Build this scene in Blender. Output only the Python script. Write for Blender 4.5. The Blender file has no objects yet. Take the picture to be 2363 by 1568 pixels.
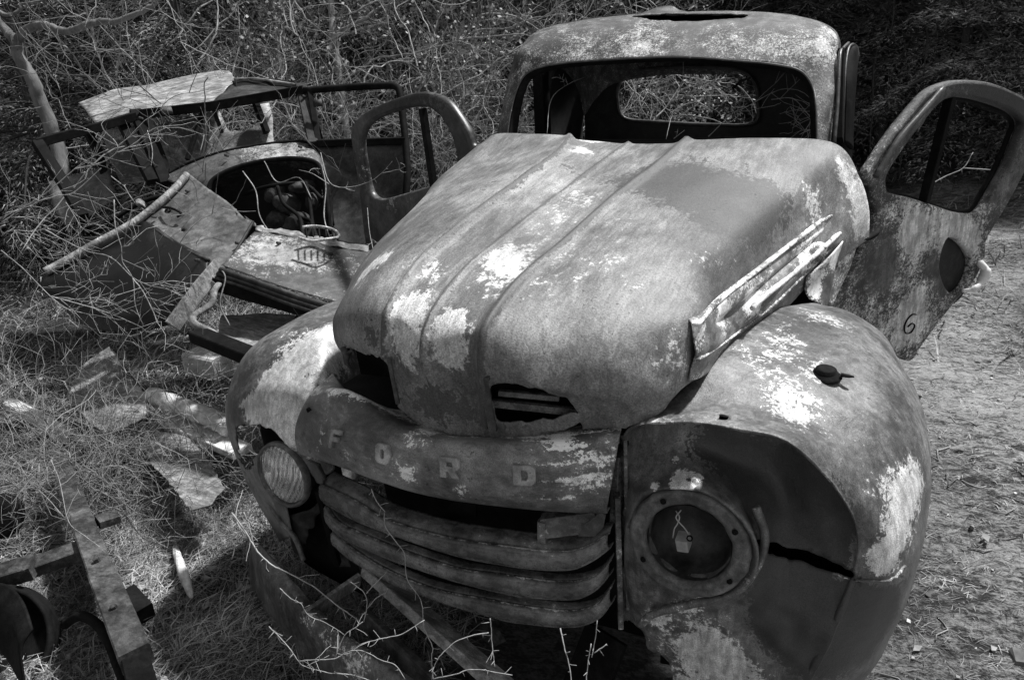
import bpy, math, random
import numpy as np
from mathutils import Vector, Matrix, noise as mnoise
S = bpy.context.scene
R = math.radians
random.seed(7); RNG = np.random.default_rng(7)

# ------------------------------------------------------------------ camera
CAM = np.array([0.83938312, -1.11449059, 1.83355827]); AY, AP, AR = R(28.8727), R(67.6474), R(-4.9121)
FPX = 1683.12
def _m(a, b, c):
    Rz = np.array([[math.cos(a), -math.sin(a), 0], [math.sin(a), math.cos(a), 0], [0, 0, 1]])
    Rx = np.array([[1, 0, 0], [0, math.cos(b), -math.sin(b)], [0, math.sin(b), math.cos(b)]])
    Rr = np.array([[math.cos(c), -math.sin(c), 0], [math.sin(c), math.cos(c), 0], [0, 0, 1]])
    return Rz @ Rx @ Rr
M = _m(AY, AP, AR)
cd = bpy.data.cameras.new('camera'); cam = bpy.data.objects.new('camera', cd); S.collection.objects.link(cam)
cam.matrix_world = Matrix([[M[0][0], M[0][1], M[0][2], CAM[0]], [M[1][0], M[1][1], M[1][2], CAM[1]], [M[2][0], M[2][1], M[2][2], CAM[2]], [0, 0, 0, 1]])
cd.sensor_width = 36; cd.lens = 36 * FPX / 2363; cd.clip_end = 500; cd.clip_start = .02
S.camera = cam
S.render.resolution_x = 1024; S.render.resolution_y = 679
# ------------------------------------------------------------------ light
SUN = Vector((0.25, 0.44, 0.86)).normalized()      # from the scene towards the sun
sl = bpy.data.lights.new('sun', 'SUN'); sl.energy = 5.0; sl.angle = R(3); sl.color = (1, 1, 1)
so = bpy.data.objects.new('sun', sl); S.collection.objects.link(so); so.location = (3, 3, 9)
so.rotation_euler = SUN.to_track_quat('Z', 'Y').to_euler()
W = bpy.data.worlds.new('World'); S.world = W; W.use_nodes = True
wn = W.node_tree.nodes; wl = W.node_tree.links; wn.clear()
sky = wn.new('ShaderNodeTexSky'); sky.sky_type = 'NISHITA'; sky.sun_disc = False
sky.sun_elevation = math.asin(SUN.z); sky.sun_rotation = math.atan2(SUN.x, SUN.y)
bw = wn.new('ShaderNodeRGBToBW'); bg = wn.new('ShaderNodeBackground'); bg.inputs['Strength'].default_value = .12
wo = wn.new('ShaderNodeOutputWorld')
wl.new(sky.outputs[0], bw.inputs[0]); wl.new(bw.outputs[0], bg.inputs['Color']); wl.new(bg.outputs[0], wo.inputs[0])
S.view_settings.view_transform = 'Standard'; S.view_settings.look = 'None'; S.view_settings.exposure = 0.28; S.view_settings.gamma = 1
S.cycles.max_bounces = 6

# ------------------------------------------------------------------ helpers
def U(u, v, x=None, y=None, z=None, d=None):
    """the point of the scene seen at (u, v) of a 2363-wide picture, at a given x, y, z or distance"""
    r = M @ np.array([(u - 1181.5) / FPX, (784 - v) / FPX, -1.0])
    if x is not None: t = (x - CAM[0]) / r[0]
    elif y is not None: t = (y - CAM[1]) / r[1]
    elif z is not None: t = (z - CAM[2]) / r[2]
    else: t = d
    return CAM + t * r
def UP(u, v, p0, n):
    r = M @ np.array([(u - 1181.5) / FPX, (784 - v) / FPX, -1.0])
    return CAM + r * (np.dot(np.array(p0) - CAM, n) / np.dot(r, n))
def UF(u, v, f):
    y = 0.
    for _ in range(12):
        p = U(u, v, y=y); y = .5 * y + .5 * f(p[0])
    return U(u, v, y=y)
def PR(P):
    q = (np.asarray(P) - CAM) @ M
    return np.stack([1181.5 + FPX * q[..., 0] / -q[..., 2], 784 + FPX * q[..., 1] / q[..., 2]], -1)
def inpoly(P, poly):
    x, y = P[..., 0], P[..., 1]; c = np.zeros(x.shape, bool); n = len(poly)
    for i in range(n):
        x1, y1 = poly[i]; x2, y2 = poly[i - 1]
        if y1 == y2: continue
        k = ((y1 > y) != (y2 > y)) & (x < (x2 - x1) * (y - y1) / (y2 - y1) + x1)
        c ^= k
    return c
def nz(p, s=1., o=0.):
    return mnoise.noise(Vector((p[0] * s + o, p[1] * s - o, p[2] * s + 2 * o)))

def link(o, parent=None):
    S.collection.objects.link(o)
    if parent is not None:
        o.parent = parent; o.matrix_parent_inverse = Matrix.Translation(ROOTLOC[parent.name]).inverted()
    return o
ROOTLOC = {}
def tag(o, label=None, cat=None, group=None, kind=None):
    if label: o['label'] = label
    if cat: o['category'] = cat
    if group: o['group'] = group
    if kind: o['kind'] = kind
    return o
def thing(name, label, cat, loc, group=None):
    o = bpy.data.objects.new(name, None); S.collection.objects.link(o); o.location = loc; o.empty_display_size = .1
    ROOTLOC[o.name] = Vector(loc)
    return tag(o, label, cat, group)
def sub(o):
    """lets a part carry sub-parts"""
    ROOTLOC[o.name] = ROOTLOC[o.parent.name] * 0 if o.parent else Vector((0, 0, 0))
    return o
def obj(name, V, F, mat, parent=None, smooth=True, wear=None):
    me = bpy.data.meshes.new(name)
    me.from_pydata([tuple(map(float, p)) for p in V], [], F)
    me.materials.append(mat)
    if smooth: me.polygons.foreach_set('use_smooth', [True] * len(me.polygons))
    if wear is not None:
        a = me.attributes.new('wear', 'FLOAT', 'POINT'); a.data.foreach_set('value', np.asarray(wear, np.float32))
    me.update()
    o = bpy.data.objects.new(name, me)
    S.collection.objects.link(o)
    if parent is not None:
        o.parent = parent
        if parent.name in ROOTLOC: o.matrix_parent_inverse = Matrix.Translation(ROOTLOC[parent.name]).inverted()
    return o

def cr(P, n):
    """Catmull-Rom resampling of a list of points, n steps per segment"""
    P = np.asarray(P, float); m = len(P)
    if m < 3: return np.array([P[0] + (P[1] - P[0]) * t for t in np.linspace(0, 1, n + 1)])
    A = np.concatenate([[2 * P[0] - P[1]], P, [2 * P[-1] - P[-2]]])
    out = []
    for i in range(m - 1):
        p0, p1, p2, p3 = A[i], A[i + 1], A[i + 2], A[i + 3]
        for k in range(n):
            t = k / n
            out.append(.5 * (2 * p1 + (p2 - p0) * t + (2 * p0 - 5 * p1 + 4 * p2 - p3) * t * t + (3 * p1 - p0 - 3 * p2 + p3) * t ** 3))
    out.append(P[-1]); return np.array(out)
def crc(P, n):
    P = np.asarray(P, float); m = len(P); out = []
    for i in range(m):
        p0, p1, p2, p3 = P[i - 1], P[i], P[(i + 1) % m], P[(i + 2) % m]
        for k in range(n):
            t = k / n
            out.append(.5 * (2 * p1 + (p2 - p0) * t + (2 * p0 - 5 * p1 + 4 * p2 - p3) * t * t + (3 * p1 - p0 - 3 * p2 + p3) * t ** 3))
    return np.array(out)
def P3(e):
    """(u, v, depth-y) with big numbers is a place seen in the photo; small numbers are x, y, z"""
    if isinstance(e, np.ndarray): return e
    if len(e) == 4: return U(e[0], e[1], d=e[3])
    return U(e[0], e[1], y=e[2]) if (abs(e[0]) > 20 or abs(e[1]) > 20) else np.array(e, float)
def normals(G):
    du = np.gradient(G, axis=0); dv = np.gradient(G, axis=1)
    n = np.cross(du, dv); return n / (np.linalg.norm(n, axis=-1, keepdims=True) + 1e-12)
def blob_wear_shade(V, blobs):
    """stains, flaked paint: each blob sits on the metal at the vertex seen at (u, v), radius in metres"""
    w = np.zeros(len(V)); pp = PR(V); dist = np.linalg.norm(V - CAM, axis=1)
    for b in blobs:
        u, v, r, a = b[:4]
        k = np.argmin(np.hypot(pp[:, 0] - u, pp[:, 1] - v) + dist * 6)
        dd = V - V[k]
        if len(b) > 4: dd = dd * np.array(b[4])
        w += a * np.exp(-(np.sum(dd ** 2, 1)) / (r * r))
    return w
def net(name, rows, mat, parent=None, nu=10, nv=10, thick=.003, cut=None, rag=0, disp=None, blobs=None, dent=.0015, dents=7., wear0=0., flip=False, wear_shade_fn=None):
    A = [cr([P3(e) for e in r], nv) for r in rows]
    A = np.array(A); G = np.array([cr(A[:, j], nu) for j in range(A.shape[1])]).transpose(1, 0, 2)
    nr, nc = G.shape[:2]
    N = normals(G) * (-1 if flip else 1)
    if disp is not None:
        s, t = np.meshgrid(np.arange(nc) / nv, np.arange(nr) / nu); G = G + N * disp(s, t, G)[..., None]
    if dent:
        D = np.array([[nz(G[i, j], dents, 3.1) + .5 * nz(G[i, j], dents * 2.3, 1.7) - .9 * abs(nz(G[i, j], dents * 1.6, 6.2)) for j in range(nc)] for i in range(nr)])
        G = G + N * (D * dent)[..., None]
    Fc = (G[:-1, :-1] + G[1:, 1:] + G[1:, :-1] + G[:-1, 1:]) / 4
    keep = np.ones((nr - 1, nc - 1), bool)
    if cut:
        pp = PR(Fc)
        if rag:
            w = np.array([[(nz(p, 38), nz(p, 38, 9.)) for p in r] for r in Fc]) + .5 * np.array([[(nz(p, 110), nz(p, 110, 9.)) for p in r] for r in Fc])
            pp = pp + rag * w
        for poly in cut: keep &= ~inpoly(pp, poly)
    V = G.reshape(-1, 3); F = []
    for i in range(nr - 1):
        for j in range(nc - 1):
            if keep[i, j]:
                a = i * nc + j; f = (a, a + 1, a + nc + 1, a + nc)
                F.append(f if not flip else f[::-1])
    if cut and not keep.all():
        V = V.copy(); nb = {}
        for i in range(nr - 1):
            for j in range(nc - 1):
                if not keep[i, j]: continue
                a = i * nc + j
                if i and not keep[i - 1, j]: nb.setdefault(a, []).append(a + 1); nb.setdefault(a + 1, []).append(a)
                if i < nr - 2 and not keep[i + 1, j]: nb.setdefault(a + nc, []).append(a + nc + 1); nb.setdefault(a + nc + 1, []).append(a + nc)
                if j and not keep[i, j - 1]: nb.setdefault(a, []).append(a + nc); nb.setdefault(a + nc, []).append(a)
                if j < nc - 2 and not keep[i, j + 1]: nb.setdefault(a + 1, []).append(a + nc + 1); nb.setdefault(a + nc + 1, []).append(a + 1)
        for _ in range(4):
            W_ = {k: (V[k] + sum(V[q] for q in l)) / (1 + len(l)) for k, l in nb.items() if len(l) >= 2}
            for k, q in W_.items(): V[k] = q
        for k in nb:
            p = V[k]; V[k] = p + np.array([nz(p, 150), nz(p, 150, 4.), nz(p, 150, 8.)]) * .0012 * (1 if rag else 0)
    w = np.full(len(V), float(wear0))
    if blobs: w += blob_wear_shade(V, blobs)
    if wear_shade_fn is not None:
        s, t = np.meshgrid(np.arange(nc) / nv, np.arange(nr) / nu); w += wear_shade_fn(s, t).ravel()
    o = obj(name, V, F, mat, parent, True, w)
    if thick:
        m = o.modifiers.new('thick', 'SOLIDIFY'); m.thickness = thick; m.offset = 0
    o['_v'] = 0; del o['_v']
    NETS[o.name] = (V, N.reshape(-1, 3))
    return o
NETS = {}
def snap(o, u, v):
    V, N = NETS[o.name]; pp = PR(V); k = np.argmin(np.hypot(pp[:, 0] - u, pp[:, 1] - v) + np.linalg.norm(V - CAM, axis=1) * 6)
    n = N[k]
    if np.dot(n, CAM - V[k]) < 0: n = -n
    return V[k], n

def curve_plate(name, splines, org, ex, ey, thick, bevel, mat, parent=None, wear=None, bend=None, res=1, cell=0):
    """flat plate with holes: 2D outlines (metres in the plane), extruded with a rounded edge"""
    cu = bpy.data.curves.new(name, 'CURVE'); cu.dimensions = '2D'; cu.fill_mode = 'BOTH'
    cu.extrude = max(thick / 2 - bevel, .0003); cu.bevel_depth = bevel; cu.bevel_resolution = res; cu.offset = -bevel
    for sp in splines:
        s = cu.splines.new('POLY'); s.points.add(len(sp) - 1)
        for i, p in enumerate(sp): s.points[i].co = (p[0], p[1], 0, 1)
        s.use_cyclic_u = True
    co = bpy.data.objects.new(name, cu); S.collection.objects.link(co)
    me = bpy.data.meshes.new_from_object(co)
    bpy.data.objects.remove(co)
    ex = np.array(ex, float); ex /= np.linalg.norm(ex); ey = np.array(ey, float); ey -= ex * np.dot(ex, ey); ey /= np.linalg.norm(ey); ez = np.cross(ex, ey)
    if cell:
        import bmesh
        bm = bmesh.new(); bm.from_mesh(me)
        xs = [v.co.x for v in bm.verts]; ys = [v.co.y for v in bm.verts]
        for lo, hi, nv_ in ((min(xs), max(xs), (1, 0, 0)), (min(ys), max(ys), (0, 1, 0))):
            t = lo + cell
            while t < hi:
                bmesh.ops.bisect_plane(bm, geom=bm.verts[:] + bm.edges[:] + bm.faces[:], plane_co=Vector(nv_) * t, plane_no=nv_); t += cell
        bm.to_mesh(me); bm.free()
    L = np.empty(len(me.vertices) * 3); me.vertices.foreach_get('co', L); L = L.reshape(-1, 3)
    if bend is not None: L[:, 2] += bend(L[:, 0], L[:, 1])
    V = np.array(org) + L[:, :1] * ex + L[:, 1:2] * ey + L[:, 2:] * ez
    me.vertices.foreach_set('co', V.ravel())
    me.materials.clear(); me.materials.append(mat)
    me.update()
    w = np.zeros(len(V))
    a = me.attributes.new('wear', 'FLOAT', 'POINT')
    if wear: w = blob_wear_shade(V, wear)
    a.data.foreach_set('value', w.astype(np.float32))
    o = bpy.data.objects.new(name, me); S.collection.objects.link(o)
    if parent is not None:
        o.parent = parent
        if parent.name in ROOTLOC: o.matrix_parent_inverse = Matrix.Translation(ROOTLOC[parent.name]).inverted()
    return o
def plate(name, outline, holes, p0, n, mat, parent=None, thick=.02, bevel=.004, smooth=4, rag=0, wear=None, up=(0, 0, 1), hsmooth=None, bend=None, cell=0):
    """plate given by what the photo shows of its outline, standing in the plane (p0, n)"""
    n = np.array(n, float); n /= np.linalg.norm(n)
    ex = np.cross(np.array(up, float), n); ex /= np.linalg.norm(ex); ey = np.cross(n, ex)
    if np.dot(n, CAM - np.array(p0)) < 0: pass
    def loc(poly, s, rg):
        q = np.array([UP(a, b, p0, n) - np.array(p0) for a, b in poly]); q = np.stack([q @ ex, q @ ey], 1)
        q = crc(q, s) if s > 1 else q
        if rg:
            out = []
            for i in range(len(q)):
                a, b = q[i], q[(i + 1) % len(q)]; m = max(1, int(np.linalg.norm(b - a) / .008))
                for k in range(m):
                    c = a + (b - a) * k / m; nn = np.array([nz((c[0], c[1], 0), 45), nz((c[0], c[1], 5), 45)]) + .5 * np.array([nz((c[0], c[1], 1), 130), nz((c[0], c[1], 7), 130)])
                    out.append(c + nn * rg)
            q = np.array(out)
        return q
    sp = [loc(outline, smooth, rag)] + [loc(h, hsmooth or smooth, 0) for h in holes]
    return curve_plate(name, sp, p0, ex, ey, thick, bevel, mat, parent, wear, bend, 1, cell)

class MB:
    def __init__(s): s.V = []; s.F = []; s.n = 0
    def add(s, V, F):
        V = np.asarray(V, float); s.V.append(V); n = s.n; s.F.extend([tuple(i + n for i in f) for f in F]); s.n += len(V)
    def tube(s, P, r, k=6, cap=True, flat=1.):
        P = np.asarray(P, float); m = len(P)
        r = np.full(m, r) if np.isscalar(r) else np.asarray(r, float)
        T = np.gradient(P, axis=0); T /= np.linalg.norm(T, axis=1, keepdims=True) + 1e-12
        a = np.array([0, 0, 1.]) if abs(T[0][2]) < .9 else np.array([1., 0, 0])
        nrm = np.cross(T[0], a); nrm /= np.linalg.norm(nrm); V = []
        for i in range(m):
            nrm = nrm - T[i] * np.dot(nrm, T[i]); nrm /= np.linalg.norm(nrm) + 1e-12; b = np.cross(T[i], nrm)
            for j in range(k):
                t = 2 * math.pi * j / k
                V.append(P[i] + r[i] * (math.cos(t) * nrm + flat * math.sin(t) * b))
        F = []
        for i in range(m - 1):
            for j in range(k):
                a_ = i * k + j; b_ = i * k + (j + 1) % k
                F.append((a_, b_, b_ + k, a_ + k))
        if cap: F.append(tuple(range(k))[::-1]); F.append(tuple((m - 1) * k + j for j in range(k)))
        s.add(V, F)
    def beam(s, p0, p1, w, h, up=(0, 0, 1), bev=.15):
        p0 = np.array(p0, float); p1 = np.array(p1, float); t = p1 - p0; t /= np.linalg.norm(t)
        a = np.cross(t, np.array(up, float)); a /= np.linalg.norm(a); b = np.cross(a, t)
        c = min(w, h) * bev / 2; hw, hh = w / 2, h / 2
        sec = [(-hw, -hh + c), (-hw, hh - c), (-hw + c, hh), (hw - c, hh), (hw, hh - c), (hw, -hh + c), (hw - c, -hh), (-hw + c, -hh)]
        L = np.linalg.norm(p1 - p0); m = max(2, int(L / .05)); V = []
        for i in range(m + 1):
            q = p0 + (p1 - p0) * i / m
            for x, y in sec:
                V.append(q + a * x + b * y)
        F = []
        for i in range(m):
            for j in range(8):
                F.append((i * 8 + j, i * 8 + (j + 1) % 8, (i + 1) * 8 + (j + 1) % 8, (i + 1) * 8 + j))
        F.append(tuple(range(8))[::-1]); F.append(tuple(m * 8 + j for j in range(8)))
        s.add(V, F)
    def lathe(s, c, ax, prof, k=40, sx=1., rot=0):
        """profile of (radius, offset along axis) turned about ax"""
        ax = np.array(ax, float); ax /= np.linalg.norm(ax); a = np.cross(ax, (0, 0, 1.)); a /= np.linalg.norm(a); b = np.cross(a, ax)
        V = []
        for r, h in prof:
            for j in range(k):
                t = 2 * math.pi * j / k; V.append(np.array(c) + ax * h + r * (math.cos(t) * a * sx + math.sin(t) * b))
        F = []
        for i in range(len(prof) - 1):
            for j in range(k):
                F.append((i * k + j, i * k + (j + 1) % k, (i + 1) * k + (j + 1) % k, (i + 1) * k + j))
        s.add(V, F)
    def build(s, name, mat, parent=None, smooth=True, wear=0.):
        V = np.concatenate(s.V); return obj(name, V, s.F, mat, parent, smooth, np.full(len(V), wear))
def autosmooth(o, ang=35):
    me = o.data; me.set_sharp_from_angle(angle=R(ang)); return o

# ------------------------------------------------------------------ materials
def gm(name, rough=.7):
    m = bpy.data.materials.new(name); m.use_nodes = True; nt = m.node_tree; b = nt.nodes['Principled BSDF']
    b.inputs['Roughness'].default_value = rough
    return m, nt, b
def nd(nt, t, **k):
    n = nt.nodes.new(t)
    for a, v in k.items():
        if a in n.inputs.keys(): n.inputs[a].default_value = v
        else: setattr(n, a, v)
    return n
def math_(nt, op, a, b=None, c=None, clamp=False):
    n = nt.nodes.new('ShaderNodeMath'); n.operation = op; n.use_clamp = clamp
    for i, x in enumerate((a, b, c)):
        if x is None: continue
        if isinstance(x, (int, float)): n.inputs[i].default_value = x
        else: nt.links.new(x, n.inputs[i])
    return n.outputs[0]
def sm(nt, x, lo, hi):
    n = nt.nodes.new('ShaderNodeMapRange'); n.interpolation_type = 'SMOOTHSTEP'
    nt.links.new(x, n.inputs[0]); n.inputs[1].default_value = lo; n.inputs[2].default_value = hi
    return n.outputs[0]
def noise_(nt, vec, scale, detail=6, rough=.6, dist=0.):
    n = nt.nodes.new('ShaderNodeTexNoise'); n.inputs['Scale'].default_value = scale; n.inputs['Detail'].default_value = detail
    n.inputs['Roughness'].default_value = rough; n.inputs['Distortion'].default_value = dist
    nt.links.new(vec, n.inputs['Vector']); return n.outputs[0]
def mixv(nt, f, a, b):
    n = nt.nodes.new('ShaderNodeMix'); n.data_type = 'FLOAT'
    for i, x in ((0, f), (2, a), (3, b)):
        if isinstance(x, (int, float)): n.inputs[i].default_value = x
        else: nt.links.new(x, n.inputs[i])
    return n.outputs[0]
def metal(name, dark=.09, mid=.2, light=.6, thr=.62, scale=1., rough=.55, bump=.35, stretch=None, grain=.35, specks=.5, gloss=.0, sharp=.03, kw=.42, spec=.5, streak=(1, 1, 1), ks=.3):
    m, nt, b = gm(name, rough)
    tc = nt.nodes.new('ShaderNodeTexCoord'); vec = tc.outputs['Object']
    mp = nt.nodes.new('ShaderNodeMapping'); nt.links.new(vec, mp.inputs[0]); mp.inputs['Scale'].default_value = stretch or (1, 1, 1); sv = mp.outputs[0]
    at = nt.nodes.new('ShaderNodeAttribute'); at.attribute_name = 'wear'; wr = at.outputs['Fac']  # real wear plus painted light and shade
    n1 = noise_(nt, sv, 2.6 * scale, 7, .62, .4); n2 = noise_(nt, sv, 17 * scale, 9, .68, .3); n3 = noise_(nt, vec, 190 * scale, 4, .7); n4 = noise_(nt, vec, 60 * scale, 6, .7)
    base = mixv(nt, sm(nt, math_(nt, 'ADD', math_(nt, 'MULTIPLY', n1, .55), math_(nt, 'MULTIPLY', n2, .45)), .40, .60), dark, mid)
    # flaked pale paint, also used for painted highlights
    thr = (thr - .5) * 2.4 + .5
    q = math_(nt, 'ADD', math_(nt, 'MULTIPLY', n1, .24), math_(nt, 'MULTIPLY', n2, .36)); q = math_(nt, 'ADD', q, math_(nt, 'MULTIPLY', n4, .40))
    q = math_(nt, 'MULTIPLY_ADD', q, 2.4, -.7)
    qp = math_(nt, 'ADD', q, math_(nt, 'MULTIPLY', wr, kw))
    patch = sm(nt, qp, thr - sharp, thr + sharp)
    col = mixv(nt, patch, base, mixv(nt, sm(nt, n2, .38, .62), light * .8, light * 1.1))
    ms = nt.nodes.new('ShaderNodeMapping'); nt.links.new(vec, ms.inputs[0]); ms.inputs['Scale'].default_value = streak
    n5 = sm(nt, noise_(nt, ms.outputs[0], 24, 5, .7, .5), .36, .64); n0 = sm(nt, noise_(nt, vec, 3.1 * scale, 3, .5), .35, .65)
    col = math_(nt, 'MULTIPLY', col, mixv(nt, n5, 1 - ks, 1 + ks)); col = math_(nt, 'MULTIPLY', col, mixv(nt, n0, .72, 1.22))
    # dark patches, bare metal and painted shade alike, where wear < 0
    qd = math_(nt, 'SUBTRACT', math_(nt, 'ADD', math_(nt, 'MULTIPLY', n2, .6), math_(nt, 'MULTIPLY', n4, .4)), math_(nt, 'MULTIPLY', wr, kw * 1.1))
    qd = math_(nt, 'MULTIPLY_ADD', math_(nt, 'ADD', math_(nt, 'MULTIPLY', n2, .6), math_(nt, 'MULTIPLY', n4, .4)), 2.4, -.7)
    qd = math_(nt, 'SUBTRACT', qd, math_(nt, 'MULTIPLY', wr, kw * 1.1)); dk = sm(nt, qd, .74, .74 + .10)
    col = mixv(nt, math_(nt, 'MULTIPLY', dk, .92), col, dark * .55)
    # pits and grain
    g = sm(nt, n3, .3, .7); col = math_(nt, 'MULTIPLY', col, mixv(nt, g, 1 - grain, 1 + grain))
    pits = sm(nt, noise_(nt, vec, 105, 3, .6), .665 + .05 * (1 - specks), .71); col = math_(nt, 'MULTIPLY', col, mixv(nt, math_(nt, 'MULTIPLY', pits, specks), 1., .25))
    cb = nt.nodes.new('ShaderNodeCombineColor')
    for i in range(3): nt.links.new(col, cb.inputs[i])
    nt.links.new(cb.outputs[0], b.inputs['Base Color'])
    b.inputs['Specular IOR Level'].default_value = spec
    rr = mixv(nt, n2, rough - .12, rough + .15); nt.links.new(math_(nt, 'ADD', rr, math_(nt, 'MULTIPLY', patch, -.05), clamp=True), b.inputs['Roughness'])
    h = math_(nt, 'ADD', math_(nt, 'MULTIPLY', n2, .5), math_(nt, 'MULTIPLY', n3, .25)); h = math_(nt, 'ADD', h, math_(nt, 'MULTIPLY', patch, .18)); h = math_(nt, 'SUBTRACT', h, math_(nt, 'MULTIPLY', pits, .3))
    bp = nt.nodes.new('ShaderNodeBump'); bp.inputs['Strength'].default_value = bump; bp.inputs['Distance'].default_value = .006
    nt.links.new(h, bp.inputs['Height']); nt.links.new(bp.outputs[0], b.inputs['Normal'])
    return m
def simple(name, lo, hi, scale=20, rough=.8, bump=.5, stretch=(1, 1, 1), dist=.004, spec=.3, rnd=0.):
    m, nt, b = gm(name, rough)
    tc = nt.nodes.new('ShaderNodeTexCoord'); mp = nt.nodes.new('ShaderNodeMapping'); nt.links.new(tc.outputs['Object'], mp.inputs[0]); mp.inputs['Scale'].default_value = stretch
    n1 = noise_(nt, mp.outputs[0], scale, 8, .7); n0 = noise_(nt, mp.outputs[0], scale * .12, 4, .6)
    f = sm(nt, math_(nt, 'ADD', math_(nt, 'MULTIPLY', n1, .6), math_(nt, 'MULTIPLY', n0, .4)), .36, .64)
    col = mixv(nt, f, lo, hi)
    if rnd:
        oi = nt.nodes.new('ShaderNodeObjectInfo'); ge = nt.nodes.new('ShaderNodeNewGeometry')
        col = math_(nt, 'MULTIPLY', col, mixv(nt, ge.outputs['Random Per Island'], 1 - rnd, 1 + rnd))
    cb = nt.nodes.new('ShaderNodeCombineColor')
    for i in range(3): nt.links.new(col, cb.inputs[i])
    nt.links.new(cb.outputs[0], b.inputs['Base Color']); b.inputs['Specular IOR Level'].default_value = spec
    if bump:
        bp = nt.nodes.new('ShaderNodeBump'); bp.inputs['Strength'].default_value = bump; bp.inputs['Distance'].default_value = dist
        nt.links.new(n1, bp.inputs['Height']); nt.links.new(bp.outputs[0], b.inputs['Normal'])
    return m
MT = {
    'hood': metal('hood_weathered_paint', .12, .26, .60, .60, 1.35, .56, .5, grain=.42, specks=.9, sharp=.06, stretch=(1.5, .6, 1), streak=(5, .5, 2), ks=.18),
    'panel': metal('nose_panel_paint', .10, .27, .85, .58, 2.6, .30, .7, stretch=(.7, 1, 1.2), grain=.45, streak=(1, 2, 2.5), ks=.2, sharp=.02),
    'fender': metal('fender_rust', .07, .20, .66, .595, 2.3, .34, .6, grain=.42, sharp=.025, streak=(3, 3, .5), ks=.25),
    'fender_low': metal('flaking_valance', .045, .11, .75, .63, 2., .5, .6, grain=.3),
    'grille': metal('grille_bar_rust', .06, .20, .6, .63, 2.6, .26, .5, stretch=(.8, 1, 1), grain=.4, streak=(1, 2, 2), ks=.12, sharp=.02),
    'cab': metal('cab_lichen_rust', .035, .14, .62, .565, 8., .5, .8, grain=.55, sharp=.02),
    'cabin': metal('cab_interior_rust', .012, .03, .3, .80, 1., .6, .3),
    'door': metal('door_rust', .035, .16, .6, .545, 4.2, .5, 1., grain=.5, stretch=(1, 1, 1.4), streak=(2, 2, .5), ks=.35, sharp=.02),
    'darkfender': metal('dark_glossy_rust', .010, .025, .3, .9, 1.2, .35, .3),
    'frame': metal('door_frame_rust', .035, .09, .5, .66, 2., .38, .3),
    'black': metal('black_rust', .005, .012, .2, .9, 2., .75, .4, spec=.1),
    'trim': metal('side_trim_paint', .10, .26, .85, .54, 3.2, .45, .6, stretch=(1, .45, 1), grain=.35, sharp=.02),
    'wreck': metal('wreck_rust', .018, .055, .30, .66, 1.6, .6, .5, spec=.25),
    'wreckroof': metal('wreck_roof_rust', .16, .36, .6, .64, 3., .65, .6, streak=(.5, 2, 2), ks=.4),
    'wreckpaint': metal('wreck_peeling_paint', .06, .085, .30, .56, 1.6, .6, .5, kw=.5),
    'hoodsheet': metal('wreck_hood_rust', .06, .15, .35, .66, 1.5, .5, .5),
    'sheet': metal('sheet_rust', .14, .36, .55, .62, 1.8, .6, .6, streak=(.6, 3, 1), ks=.4),
    'rail': metal('rail_rust', .03, .09, .35, .70, 2.2, .6, .6, stretch=(1, 2, 1), spec=.25, ks=.4),
}

# ================================================================== PICKUP TRUCK
truck = thing('pickup_truck', 'rusted old pickup truck with round fenders, letters on its nose and both doors open', 'truck', (0, 1.2, .2))
def below(p, dz, dx=0, dy=0): q = P3(p); return q + np.array([dx, dy, -dz])
H = [
 [(790,805,.11), (860,822,.05), (934,953,.02), (1035,1002,.036), (1118,1008,.05), (1240,1012,.07), (1335,990,.09), (1390,985,.11), (1425,986,.11), (1445,987,.12)],
 [(779,790,.13), (845,815,.06), (903,853,.0), (980,862,-.01), (1108,882,0), (1240,900,.03), (1345,930,.07), (1400,955,.1), (1425,968,.11), (1452,982,.12)],
 [(772,766,.15), (-.2,.05,1.25), (900,766,.02), (970,790,-.01), (1105,790,.0), (.27,.02,1.22), (.37,.07,1.19), (.425,.11,1.16), (.44,.13,1.13), (1490,968,.14)],
 [(772,733,.19), (-.2,.08,1.31), (912,705,.05), (999,708,.05), (1130,725,.05), (.28,.07,1.29), (.39,.1,1.25), (.45,.14,1.21), (.482,.17,1.16), (1530,945,.165)],
 [(792,690,.26), (-.22,.2,1.375), (985,605,.19), (1078,609,.2), (1205,637,.2), (.31,.2,1.345), (.42,.2,1.305), (1588,735,.25), (.505,.225,1.215), (1578,890,.205)],
 [(846,596,.42), (-.25,.41,1.41), (1092,512,.41), (1178,530,.41), (1300,556,.41), (.33,.41,1.38), (.455,.41,1.345), (1650,683,.42), (.53,.41,1.2), (1645,848,.4)],
 [(965,472,.72), (-.28,.7,1.44), (1210,422,.7), (1285,446,.7), (1407,460,.7), (.36,.7,1.41), (.51,.7,1.36), (1750,610,.7), (.58,.7,1.20), (1760,765,.68)],
 [(1018,409,1.0), (-.33,1.0,1.465), (1300,357,1.0), (1373,380,1.0), (1505,385,1.0), (.42,1.0,1.44), (.58,1.0,1.39), (1850,535,1.0), (.655,1.0,1.20), (1853,664,.98)],
 [(1130,318,1.3), (1230,311,1.3), (1330,316,1.3), (1450,325,1.3), (1575,325,1.3), (1760,320,1.3), (1925,332,1.3), (1982,410,1.27), (2003,480,1.26), (2004,550,1.25)]]
rows = []
for r in H:
    p = P3(r[0]); rows.append([p + np.array([.015, .01, -.13 if p[1] > .3 else -.05])] + r)
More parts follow.
